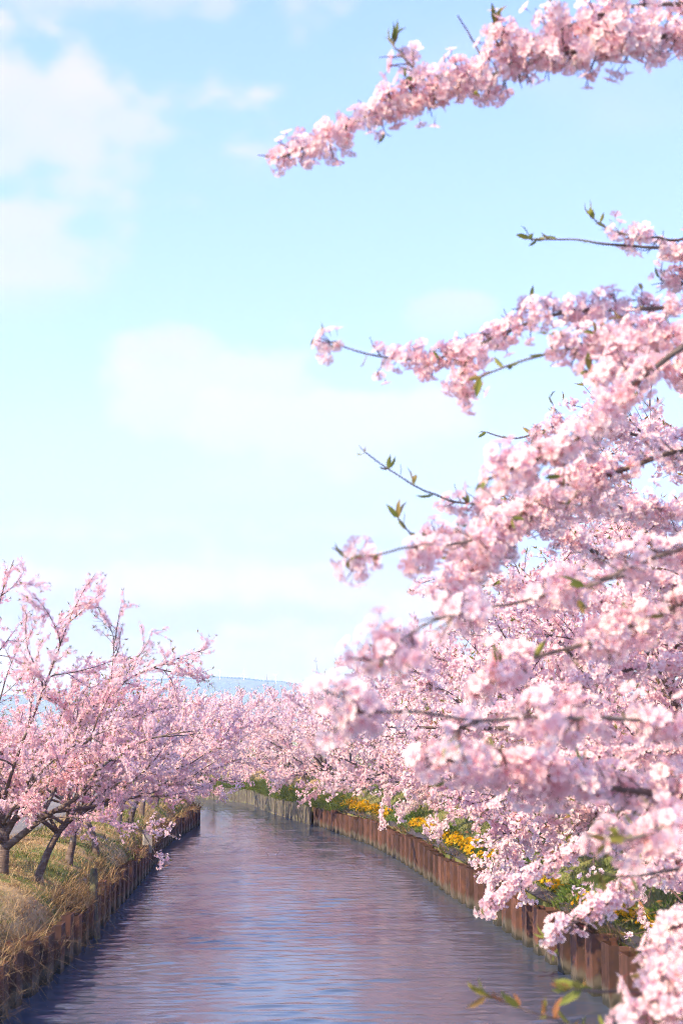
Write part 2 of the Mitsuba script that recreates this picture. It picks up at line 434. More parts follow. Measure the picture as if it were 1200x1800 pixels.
ys = np.concatenate([np.linspace(-80, 0, 9)[:-1], np.arange(0, 80, 0.4), np.linspace(80, 130, 40)[:-1], np.geomspace(130, 6000, 40)])
fineL = np.concatenate([np.arange(0.27, 2.2, 0.12), LO[LO > 2.15]]); fineR = np.concatenate([np.arange(0.27, 4.4, 0.14), RO[RO > 4.4]])
rows = []
for y in ys:
    a, b = xl(y), xr(y)
    yy = np.full(len(fineL), y)
    left = np.stack([a - fineL, yy, left_z(a - fineL, yy)], 1)[::-1]
    yy = np.full(len(fineR), y)
    rgt = np.stack([b + fineR, yy, right_z(b + fineR, yy)], 1)
    rows.append(np.vstack([left, [[a - 0.27, y, -1.0]], [[b + 0.27, y, -1.0]], rgt]))
G = np.array(rows)
R_, C_ = G.shape[:2]
i, j = np.meshgrid(np.arange(R_ - 1), np.arange(C_ - 1), indexing='ij')
b = i * C_ + j
q = np.stack([b, b + 1, b + C_ + 1, b + C_], -1).reshape(-1, 4)
add('ground', (G.reshape(-1, 3), q), 'ground_mat', smooth=40)
tag('ground', kind='structure', label='grassy canal banks and flat fields reaching to the hills')

# path on the left bank
py = np.arange(0, 130, 0.5)
PO = np.array([1.88, 2.4, 3.2, 4.0, 4.5])
pv = np.array([[[xl(y) - o, y, np.interp(o, LO, LH) + 0.012 + 0.015 * math.sin(o * 9) * 0] for o in PO] for y in py])
pv[:, 0, 0] += 0.05 * (meshkit.noise(np.stack([py * 1.5, py * 0, py * 0], -1)) - 0.5)
i, j = np.meshgrid(np.arange(len(py) - 1), np.arange(len(PO) - 1), indexing='ij')
b = i * len(PO) + j
add('path', (pv.reshape(-1, 3), np.stack([b, b + len(PO), b + len(PO) + 1, b + 1], -1).reshape(-1, 4)), 'asphalt_mat')
tag('path', kind='structure', label='grey asphalt path along the top of the left bank')

# water: a rippled sheet, finest near the camera
wy = [4.0]
while wy[-1] < 135:
    wy.append(wy[-1] + np.clip(0.0017 * wy[-1], 0.026, 0.14))
wy = np.concatenate([np.linspace(-60, 3.5, 20), wy])
wn = 130
wx = np.array([np.linspace(xl(y) - 0.26, xr(y) + 0.26, wn) for y in wy])
WY = np.repeat(wy[:, None], wn, 1)
wz = np.zeros_like(wx)
rw = np.random.default_rng(5)
for k in range(110):
    lam = 0.10 * (7.0 ** rw.random())
    th = math.pi / 2 + rw.normal() * 0.6
    kx, ky = math.cos(th) * 2 * math.pi / lam, math.sin(th) * 2 * math.pi / lam
    gate = meshkit.noise(np.stack([wx * 0.5 + k * 3.1, WY * 0.22 + k, 0 * wx], -1))
    fade = np.clip(lam / np.clip(0.0017 * WY, 0.026, 0.14) / 3.5, 0, 1)
    wz += 0.0056 * lam / (2 * math.pi) * np.sin(kx * wx + ky * WY + rw.random() * 7) * (0.15 + 2.2 * gate ** 3) * fade
for k in range(12):                                # sharper crests in passing gusts
    lam = 0.26 * (2.4 ** rw.random())
    th = math.pi / 2 + rw.normal() * 0.34
    kx, ky = math.cos(th) * 2 * math.pi / lam, math.sin(th) * 2 * math.pi / lam
    gate = meshkit.fbm(np.stack([wx * 1.5 + k * 5.7, WY * 1.2 + k * 2.3, 0 * wx], -1), 2, 50 + k)
    ph = kx * wx + ky * WY + rw.random() * 7 + 2.5 * meshkit.noise(np.stack([wx * 0.9, WY * 0.5, 0 * wx + k], -1))
    wz += 0.10 * lam / (2 * math.pi) * np.exp(3 * (np.sin(ph) - 1)) * smoothstep_np(0.54, 0.80, gate) * np.clip(lam / np.clip(0.0017 * WY, 0.026, 0.14) / 5, 0, 1)
i, j = np.meshgrid(np.arange(len(wy) - 1), np.arange(wn - 1), indexing='ij')
b = i * wn + j
add('water', (np.stack([wx, WY, wz], -1).reshape(-1, 3), np.stack([b, b + 1, b + wn + 1, b + wn], -1).reshape(-1, 4)), 'water_mat', smooth=True)
tag('water', kind='structure', label='rippled canal water mirroring sky and blossom')

# far hills and the turbines on them
hx = np.linspace(-3000, 3000, 240)
prof = 130 + 62 * np.exp(-((hx + 60) / 420) ** 2) + 70 * (meshkit.fbm(np.stack([hx / 500, hx * 0, hx * 0], -1), 5, 9) - 0.5) + 26 * (meshkit.fbm(np.stack([hx / 90, hx * 0 + 3, hx * 0], -1), 4, 19) - 0.5)
HILL_Y = 4500.0
dep = np.array([-700, -450, -250, -100, 0, 250, 600.]); ph = np.array([0, 0.25, 0.55, 0.86, 1.0, 0.8, 0.0])
hv = np.zeros((len(dep), len(hx), 3))
for k, (dd, h_) in enumerate(zip(dep, ph)):
    n_ = meshkit.fbm(np.stack([hx / 130, np.full_like(hx, k * 3.3), hx * 0], -1), 4, 6) - 0.5
    hv[k] = np.stack([hx, np.full_like(hx, HILL_Y + dd) + 120 * n_, prof * h_ * (1 + 0.25 * n_ * (k != 4)) + 0.3], 1)
i, j = np.meshgrid(np.arange(len(dep) - 1), np.arange(len(hx) - 1), indexing='ij')
b = i * len(hx) + j
add('hills', (hv.reshape(-1, 3), np.stack([b, b + 1, b + len(hx) + 1, b + len(hx)], -1).reshape(-1, 4)), 'hill_mat', smooth=True)
tag('hills', kind='structure', label='blue distant mountain ridge')


def turbine(x, spin, label):
    z0 = np.interp(x, hx, prof) - 6
    t = numbered('wind_turbine')
    tag(t, label, 'wind turbine', 'white wind turbines on the ridge')
    y = HILL_Y - 40
    add('tower', tubes(np.array([[[x, y, z0 - 8], [x, y, z0 + 10], [x, y, z0 + 22]]]), np.array([[1.2, 1.0, 0.7]]), 8), 'white_mat', t, 40)
    add('nacelle', tubes(np.array([[[x, y - 3, z0 + 22.4], [x, y + 1, z0 + 22.6], [x, y + 4, z0 + 22.4]]]), np.array([[0.9, 1.3, 1.0]]), 8), 'white_mat', t, 40)
    for k in range(3):
        a = spin + k * 2.0944
        d = np.array([math.sin(a), 0, math.cos(a)]); c = np.array([x, y - 3.6, z0 + 22.4])
        add('blade', tubes(np.array([[c, c + d * 3, c + d * 9, c + d * 14]]), np.array([[0.4, 0.7, 0.45, 0.1]]), 6), 'white_mat', t, 40)


for x, s, lb in ((-150, 0.3, 'white wind turbine farthest along the ridge above the left cherry crowns'), (-98, 0.9, 'tall white wind turbine on the ridge at the middle of the gap'),
                 (-24, 0.1, 'white wind turbine on the ridge beside the rising right-hand crowns'), (75, 0.6, 'white wind turbine on the ridge half hidden by the far crowns')):
    turbine(x, s, lb)


# ---------------------------------------------------------------- sheet piles
def pile_mesh(y0, side, proud, top):
    """One rolled steel pile 0.4 m wide, from y0 on; profile in plan, 12 mm thick."""
    if proud:
        prof_ = [(0.003, -0.11), (0.024, 0.0), (0.376, 0.0), (0.397, -0.11)]
    else:
        prof_ = [(0.003, -0.11), (0.024, -0.22), (0.376, -0.22), (0.397, -0.11)]
    out, inn = [], []
    for s, n in prof_:
        y = y0 + s
        x = (xl(y) + n) if side < 0 else (xr(y) - n)
        w = 0.012
        out.append((x, y)); inn.append((x - w if side < 0 else x + w, y))
    ring = np.array(out + inn[::-1]); m = len(ring)
    v = np.vstack([np.c_[ring, np.full(m, -0.9)], np.c_[ring, np.full(m, top)]])
    f = []
    for k in range(m):
        k2 = (k + 1) % m
        f += [[k, k2, m + k2], [k, m + k2, m + k]]
    for k in range(3):
        a, b_, c, d = k, k + 1, m - 2 - k, m - 1 - k
        f += [[m + a, m + b_, m + c], [m + a, m + c, m + d]]
    f = np.array(f)
    return v, (f if side < 0 else f[:, ::-1])


for side, nm, lb, z0, z1, hgt in ((-1, 'sheet_pile_wall', 'rusty steel sheet pile wall hung with dry straw below the left path', 12.0, 60.0, 0.60),
                                  (1, 'sheet_pile_wall', 'rusty steel sheet pile wall edging the yellow flower bed', 10.0, 51.2, 0.66)):
    w = numbered(nm)
    tag(w, lb, 'retaining wall')
    k = 0
    rp = np.random.default_rng(77 + side)
    for y0 in np.arange(z0, z1, 0.4):
        top = hgt + rp.normal() * (0.035 if side < 0 else 0.022) + 0.05 * math.sin(y0 * 0.8)
        if side < 0 and rp.random() < 0.12:
            top += rp.uniform(0.04, 0.09)
        add('sheet_pile', pile_mesh(y0, side, k % 2 == 0, top), 'rust_mat', w)
        k += 1

# far revetment of grey boards on the right bank
w = numbered('board_revetment')
tag(w, 'grey timber board revetment under overhanging grass beyond the rusty piles', 'retaining wall')
rp = np.random.default_rng(9)


def box_mesh(c, s, yaw=0.0, taper=1.0):
    p = np.array([[x, y, z] for x in (-1, 1) for y in (-1, 1) for z in (-1, 1)], float) * np.asarray(s) / 2
    p[p[:, 2] > 0, :2] *= taper
    ca, sa = math.cos(yaw), math.sin(yaw)
    p = p @ np.array([[ca, -sa, 0], [sa, ca, 0], [0, 0, 1]]).T + np.asarray(c)
    return p, np.array([[0, 1, 3], [0, 3, 2], [4, 6, 7], [4, 7, 5], [0, 4, 5], [0, 5, 1], [2, 3, 7], [2, 7, 6], [0, 2, 6], [0, 6, 4], [1, 5, 7], [1, 7, 3]])


for y0 in np.arange(51.6, 92, 0.45):
    dx = xr(y0 + 0.4) - xr(y0)
    m = box_mesh((xr(y0 + 0.2) + rp.normal() * 0.012, y0 + 0.22, -0.12 + rp.normal() * 0.02), (0.06, 0.42 * math.hypot(1, dx / 0.4), 1.5), math.atan2(-dx, 0.4))
    add('board', m, 'grey_wood_mat', w)

# ---------------------------------------------------------------- haze
scene['haze_air'] = {'type': 'homogeneous', 'albedo': {'type': 'rgb', 'value': [0.95, 0.96, 0.97]}, 'sigma_t': {'type': 'rgb', 'value': [0.00013, 0.00022, 0.00044]}}
scene['haze'] = {'type': 'cube', 'to_world': T().translate([0, 3000, 118]).scale([7000, 3300, 121]), 'bsdf': {'type': 'null'}, 'interior': ref('haze_air')}
tag('haze', 'thin bluish air over the fields', kind='stuff')
# ---------------------------------------------------------------- cherry trees
def skeleton(seed, limbs=None, trunk=None, height=1.0, reach=3.6, n_limb=9, sub=0.5, sp2=0.19, sp3=0.10, lean=0.3, r0=0.085, sites=0.033, twig_len=(0.14, 0.34), shoots=5, n_more=0, sub_rel=(0.32, 0.6), low_el=(20, 44), low_len=1.0, low_trop=0.02, sub_lift=0.05):
    """Trunk, limbs, boughs and twigs of one tree at the origin, leaning to +X, and the places for blossom and leaves."""
    rg = np.random.default_rng(seed)
    if trunk is None:
        t = np.linspace(0, 1, 7)[:, None]
        side = np.array([lean, rg.normal() * 0.12, 0])
        trunk = side * height * t ** 1.6 + np.array([0, 0, 1.0]) * height * t + 0.03 * rg.normal(size=(7, 3)) * (t > 0) * np.array([1, 1, 0])
        trunk[0, 2] = -0.25
    rt = r0 * (1.0 - 0.28 * np.linspace(0, 1, len(trunk))); rt[0] *= 1.45; rt[1] *= 1.1
    trunk_m = tubes(trunk[None], rt[None], 12)
    N1 = 13
    P1, R1 = np.zeros((0, N1, 3)), np.zeros((0, N1))
    if limbs is not None:
        P1 = np.array([l[0] for l in limbs]); R1 = np.array([l[1] for l in limbs])
    n_auto = n_limb if limbs is None else n_more
    if n_auto:
        az = np.linspace(0, 2 * np.pi, n_auto, endpoint=False) + rg.normal(size=n_auto) * 0.25
        el = np.radians(rg.uniform(35, 72, n_auto)); el[::2] = np.radians(rg.uniform(*low_el, len(el[::2])))
        L = reach * (0.75 + 0.30 * (0.5 + 0.5 * np.cos(az))) * rg.uniform(0.85, 1.1, n_auto)
        L[::2] *= low_len
        d = np.stack([np.cos(az) * np.cos(el), np.sin(az) * np.cos(el), np.sin(el)], 1)
        k = np.clip((len(trunk) - 1 - rg.random(n_auto) * 1.8), 0, len(trunk) - 1.001)
        i = k.astype(int)
        p0 = trunk[i] + (trunk[i + 1] - trunk[i]) * (k - i)[:, None]
        Pa = grow(p0, d, L, N1, 0.10, np.where(el > 0.7, -0.015, low_trop), rg)
        P1 = np.concatenate([P1, Pa]); R1 = np.concatenate([R1, (r0 * 0.5 * rg.uniform(0.8, 1.1, n_auto))[:, None] * (1 - 0.88 * np.linspace(0, 1, N1))[None]])
    R1 = np.maximum(R1, 0.004)
    len1 = np.linalg.norm(np.diff(P1, axis=1), axis=2).sum(1)
    Pb, Lb, _, tb = laterals(P1, len1, sub, 0.22, (0.45, 0.95), sub_rel, 10, 0.10, 0.015, 0.6, rg, lift=sub_lift, t1=0.9)
    Rb = 0.016 * (Lb / Lb.max() * 0.6 + 0.4)[:, None] * (1 - 0.8 * np.linspace(0, 1, 10))[None]
    P2, L2, P2t = [], [], []
    for Pn, Ln, t0 in ((P1, len1, 0.3), (Pb, Lb, 0.15)):
        p, l, _, _ = laterals(Pn, np.ones(len(Pn)), sp2, t0, (0.5, 1.15), (0.25, 0.75), 7, 0.12, 0.02, 0.8, rg, lift=0.12)
        P2.append(p); L2.append(l)
    P2, L2 = np.concatenate(P2), np.concatenate(L2)
    if shoots:
        _, _, ps, tn = along(np.concatenate([P1[:, ::2][:, :5], Pb[:, ::2]]), 0.7, 0.55, 1.0, rg)
        keep = rg.permutation(len(ps))[:shoots]
        ds = norm(tn[keep] + np.array([0, 0, 1.3]) + 0.3 * rg.normal(size=(len(keep), 3)))
        Ls = rg.uniform(0.6, 1.2, len(keep))
        P2 = np.concatenate([P2, grow(ps[keep], ds, Ls, 7, 0.06, np.full(len(keep), 0.04), rg)]); L2 = np.concatenate([L2, Ls])
    R2 = 0.0075 * (1 - 0.7 * np.linspace(0, 1, 7))[None] * (0.6 + 0.4 * L2 / L2.max())[:, None]
    P3, L3, _, _ = laterals(P2, np.ones(len(P2)), sp3, 0.12, (0.45, 1.1), twig_len, 4, 0.12, 0.02, 0.9, rg)
    R3 = np.tile(0.0034 * (1 - 0.6 * np.linspace(0, 1, 4))[None], (len(P3), 1))
    twigs = cat([tubes(P2, R2, 4), tubes(P3, R3, 3)])
    sp, st = [], []
    for Pn, t0, f in ((P1, 0.32, 0.8), (Pb, 0.1, 0.9), (P2, 0.08, 1.0), (P3, 0.05, 1.0)):
        _, t, p, tn = along(Pn, sites * f, t0, 0.98, rg)
        sp.append(p); st.append(tn)
    sp, st = np.vstack(sp), np.vstack(st)
    dens = meshkit.fbm(sp * 2.0 + seed, 3, seed)            # blossom is patchy: some stretches are bare or only in bud
    keep = rg.random(len(sp)) < np.clip((dens - 0.33) * 5.5, 0.06, 1.0)
    tips = np.vstack([P2[:, -1], P3[:, -1]]); tipd = norm(np.vstack([P2[:, -1] - P2[:, -2], P3[:, -1] - P3[:, -2]]))
    return dict(trunk=trunk_m, P1=P1, R1=R1, limbs=[tubes(P1[k:k + 1], R1[k:k + 1], 8) for k in range(len(P1))], boughs=tubes(Pb, Rb, 5), twigs=twigs, sites=sp[keep], tans=st[keep], tips=tips, tipd=tipd, rg=rg)


def dress(sk, kind, per, size, leaf=0.8, leaf_size=0.052, spread=0.034):
    rg = sk['rg']
    pos, nrm, _ = bouquets(sk['sites'], sk['tans'], per, spread * (size / 0.034) ** 0.5, rg)
    fl = make_flowers(kind, pos, nrm, size * rg.uniform(0.82, 1.15, len(pos)), rg)
    k = np.repeat(np.nonzero(rg.random(len(sk['tips'])) < leaf)[0], 3)
    d = norm(sk['tipd'][k] + 0.7 * rg.normal(size=(len(k), 3)) + np.array([0, 0, 0.4]))
    lv = leaves_at(sk['tips'][k], d, leaf_size * rg.uniform(0.6, 1.3, len(k)), rg, low=True)
    return fl, lv


def to_dicts(sk, fl, lv):
    print('tree: flowers tris', len(fl[1]), 'twigs', len(sk['twigs'][1]), 'leaves', len(lv[1]), 'boughs', len(sk['boughs'][1]))
    return dict(trunk=mikit.ply(sk['trunk'], 'bark_mat', smooth=50), limbs=[mikit.ply(m, 'bark_mat', smooth=50) for m in sk['limbs']], boughs=mikit.ply(sk['boughs'], 'bark_mat', smooth=True),
                twigs=mikit.ply(sk['twigs'], 'twig_mat', smooth=False), blossoms=mikit.ply(fl[:2], 'petal_mat', color=fl[2]), leaves=mikit.ply(lv[:2], 'leaf_mat', color=lv[2]))


def plant(d, x, y, z, deg, scale, label, group=None):
    t = numbered('cherry_tree')
    tag(t, label, 'cherry tree', group)
    M = T().translate([float(x), float(y), float(z)]).rotate([0, 0, 1], float(deg)).scale([float(scale)] * 3)
    add('trunk', d['trunk'], None, t, to_world=M)
    for l in d['limbs']:
        add('limb', l, None, t, to_world=M)
    for nm in ('boughs', 'twigs', 'blossoms', 'leaves'):
        tag(add(nm, d[nm], None, t, to_world=M), kind='stuff')
    return t


def template(seed, kind, per, size, **kw):
    dress_kw = {k: kw.pop(k) for k in ('leaf', 'leaf_size', 'spread') if k in kw}
    sk = skeleton(seed, **kw)
    return to_dicts(sk, *dress(sk, kind, per, size, **dress_kw))


MIDA = template(101, 'mid', 3.2, 0.037, sites=0.024, n_limb=15, low_el=(-6, 30), low_len=0.66, low_trop=-0.03)
LOWA = template(202, 'low', 3.4, 0.044, sites=0.026, n_limb=19, low_el=(-6, 32), low_len=0.60, low_trop=-0.03)
LEFA = template(606, 'low', 3.2, 0.044, sites=0.025, n_limb=10, height=1.5, shoots=1, low_el=(16, 40), sub_lift=0.2)
LEFB = template(707, 'low', 3.2, 0.044, sites=0.025, n_limb=10, height=1.3, shoots=1, low_el=(14, 40), lean=0.4, sub_lift=0.2)
LOWB = template(303, 'low', 3.4, 0.044, sites=0.026, n_limb=19, height=0.9, lean=0.35, low_el=(-5, 32), low_len=0.60, low_trop=-0.028)
FARA = template(404, 'low', 2.4, 0.070, sites=0.055, sp3=0.14, shoots=2, n_limb=14, height=0.7, low_el=(-8, 26), low_len=0.75, low_trop=-0.02)
FARB = template(505, 'low', 2.4, 0.070, sites=0.055, sp3=0.14, shoots=2, n_limb=14, height=0.65, low_el=(-8, 26), low_len=0.75, low_trop=-0.02)

# right bank, from the near end on; each leans over the water
RIGHT = [(9.6, MIDA, 1.4, 186, 1.18, 'second cherry tree from the bridge on the right bank, filling the right edge'),
         (13.4, MIDA, 1.5, 152, 1.22, 'tall cherry tree third along the right bank behind the blurred near boughs'),
         (17.0, LOWA, 1.4, 182, 1.22, 'cherry tree fourth along the right bank with long tips against the sky'),
         (20.6, LOWB, 1.4, 190, 1.1, 'cherry tree whose low boughs hang over the middle of the rusty pile wall'),
         (24.4, LOWA, 1.6, 140, 1.1, 'cherry tree behind the bare stretch of bed between near and middle yellow flowers'),
         (28.4, LOWB, 1.65, 166, 1.1, 'cherry tree over the broken middle rows of yellow flowers'),
         (32.6, LOWA, 1.65, 205, 1.1, 'cherry tree behind the last yellow clumps before the flower gap'),
         (36.6, LOWB, 1.6, 140, 1.1, 'cherry tree behind the bright green plants in the flower gap'),
         (41, FARA, 1.6, 205, 1.1, 'cherry tree where the far yellow row begins'), (45.5, FARB, 1.55, 182, 1.12, 'cherry tree standing where rusty piles give way to grey boards'),
         (50, FARA, 1.3, 160, 1.1, None), (55, FARB, 1.4, 188, 1.1, None), (60, FARA, 1.4, 178, 1.15, None), (65, FARB, 1.5, 210, 1.15, None), (71, FARA, 1.7, 185, 1.2, None),
         (78, FARB, 1.9, 172, 1.2, None), (86, FARA, 2.1, 150, 1.1, None), (95, FARB, 2.2, 176, 1.1, None)]
for y, d, off, deg, sc, lb in RIGHT:
    x = xr(y) + off
    g = None
    if lb is None:
        lb, g = 'small distant cherry tree closing the view at the canal bend', 'distant cherry trees at the canal bend'
    plant(d, x, y, right_z(np.array(x), np.array(y)) - 0.03, deg, sc, lb, g)


# ---------------------------------------------------------------- nearest left tree, grown along the limbs it shows
RGT = np.array([math.cos(YAW), -math.sin(YAW), 0.0]); UPV = np.cross(RGT, FWD)


def at(u, v, dist):
    """The point that stands dist metres ahead in the direction measured on the photograph (1200 x 1800)."""
    return CAM + dist * (FWD + RGT * (u - 600) / 2500 - UPV * (v - 900) / 2500)


def spline(pts, n):
    from scipy.interpolate import PchipInterpolator
    pts = np.asarray(pts, float)
    s = np.concatenate([[0], np.cumsum(np.linalg.norm(np.diff(pts, axis=0), axis=1))])
    return PchipInterpolator(s, pts, axis=0)(np.linspace(0, s[-1], n))


A = lambda *pts: [at(*p) for p in pts]
left_limbs = []
for pts, ra, rb in (
        (((8, 1490, 20.4), (3, 1430, 20.5), (-8, 1370, 20.6), (-22, 1260, 20.7), (-12, 1110, 20.6), (24, 985, 20.5)), 0.050, 0.006),
        (((8, 1492, 20.4), (48, 1460, 20.2), (78, 1436, 20.0), (100, 1424, 19.9), (138, 1400, 19.7), (165, 1362, 19.5), (200, 1330, 19.4), (260, 1300, 19.3), (345, 1285, 19.2)), 0.062, 0.006),
        (((95, 1426, 19.9), (150, 1421, 20.2), (200, 1410, 20.6), (260, 1396, 21.2), (320, 1372, 21.8), (400, 1345, 22.4)), 0.034, 0.005),
        (((70, 1441, 20.1), (86, 1410, 20.4), (108, 1360, 20.8), (132, 1300, 21.2), (172, 1240, 21.4), (232, 1190, 21.4), (300, 1162, 21.2), (372, 1138, 21.0)), 0.034, 0.004),
        (((150, 1330, 20.0), (172, 1262, 19.8), (196, 1190, 19.7), (200, 1125, 19.6), (186, 1085, 19.6), (160, 1050, 19.6)), 0.016, 0.003),
        (((2, 1430, 20.5), (30, 1330, 20.0), (70, 1230, 19.7), (100, 1150, 19.6), (130, 1070, 19.6), (168, 1008, 19.6)), 0.034, 0.004),
        (((58, 1453, 20.1), (110, 1437, 19.8), (170, 1440, 19.6), (240, 1458, 19.5), (305, 1470, 19.4)), 0.014, 0.004),
        (((5, 1440, 20.5), (60, 1370, 21.5), (150, 1300, 22.3), (240, 1260, 23.0), (320, 1240, 23.6)), 0.034, 0.005),
        (((5, 1450, 20.5), (40, 1400, 19.3), (90, 1340, 18.8), (150, 1300, 18.4), (220, 1275, 18.2)), 0.030, 0.005)):
    left_limbs.append((spline(A(*pts), 13), ra + (rb - ra) * np.linspace(0, 1, 13) ** 0.7))
base_l = at(5, 1548, 20.35)
trunk_l = spline([base_l + np.array([0, 0, -0.3]), base_l, at(5, 1520, 20.35), at(8, 1490, 20.4), at(6, 1455, 20.45)], 9)
left_limbs = [(p - base_l, r) for p, r in left_limbs]
sk = skeleton(808, limbs=left_limbs, sites=0.025, trunk=trunk_l - base_l, n_more=8, reach=3.1, r0=0.095, shoots=4, sub_rel=(0.25, 0.45), sub_lift=0.12)
d_left = to_dicts(sk, *dress(sk, 'mid', 3.2, 0.037))
plant(d_left, *base_l, 0, 1.0, 'nearest left-bank cherry tree, trunk forked low with a long leaning limb')

LEFT = [(-3.08, 21.6, LEFB, 20, 0.72, 'cherry tree with a dark bowed trunk beside the path on the left bank'), (-3.05, 24.7, LEFA, -15, 0.74, 'cherry tree with a pale leaning trunk forked low among dry grass'),
        (-2.86, 27.4, LEFB, 150, 0.70, 'cherry tree with a straight mottled trunk in green grass, left bank'), (-2.95, 32.4, LEFA, 35, 0.80, 'slim cherry tree fifth along the left bank'),
        (-2.95, 36.2, LEFB, -20, 0.82, 'cherry tree sixth along the left bank in the shade of its crown'), (-3.0, 40.5, LEFA, 60, 0.85, None), (-2.9, 45, LEFB, 0, 0.86, None), (-2.5, 49.5, FARA, 20, 0.98, None),
        (-3.0, 54, FARB, -30, 1.05, None), (-5.0, 60, FARA, 10, 1.05, None), (-8.5, 67, FARB, 70, 1.0, None), (-11, 74, FARA, 0, 1.0, None), (-15, 82, FARB, 30, 1.0, None)]
for x, y, d, deg, sc, lb in LEFT:
    g = None
    if lb is None:
        lb, g = 'farther pink cherry tree along the left bank before the bend', 'farther cherry trees along the left bank'
    plant(d, x, y, left_z(np.array(x), np.array(y)) - 0.05, deg, sc, lb, g)

# ---------------------------------------------------------------- the near tree on the right, whose boughs reach in front of the bridge
NT = np.array([5.5, 5.6, 0.0]); NT[2] = right_z(NT[0:1], NT[1:2])[0] - 0.04
near = numbered('cherry_tree')
tag(near, 'very near cherry tree with big blurred blossom boughs across sky and canal', 'cherry tree')
FORK = NT + np.array([-0.35, -0.1, 1.15])
tr = spline([NT + [0, 0, -0.3], NT, NT + [-0.05, 0.03, 0.4], NT + [-0.2, -0.02, 0.8], FORK], 10)
add('trunk', tubes(tr[None], (0.13 * np.array([1.45, 1.25, 1.08, 1, 0.97, 0.94, 0.92, 0.9, 0.88, 0.86]))[None], 14), 'bark_mat', near, 50)
HUB = [np.array([2.7, 4.6, 5.0]), np.array([2.6, 4.4, 4.1]), np.array([2.5, 4.2, 3.2]), np.array([2.5, 4.0, 2.4]), np.array([3.2, 7.2, 3.8])]
for h, lift in zip(HUB, (0.9, 0.6, 0.35, 0.1, 0.7)):
    mid = FORK * 0.5 + h * 0.5 + np.array([0.15, 0.1, lift * 0.3])
    pth = spline([FORK + (FORK - tr[-2]) * -0.4, FORK + (mid - FORK) * 0.3, mid, h], 12)
    add('limb', tubes(pth[None], (0.062 - 0.036 * np.linspace(0, 1, 12))[None], 9), 'bark_mat', near, 50)
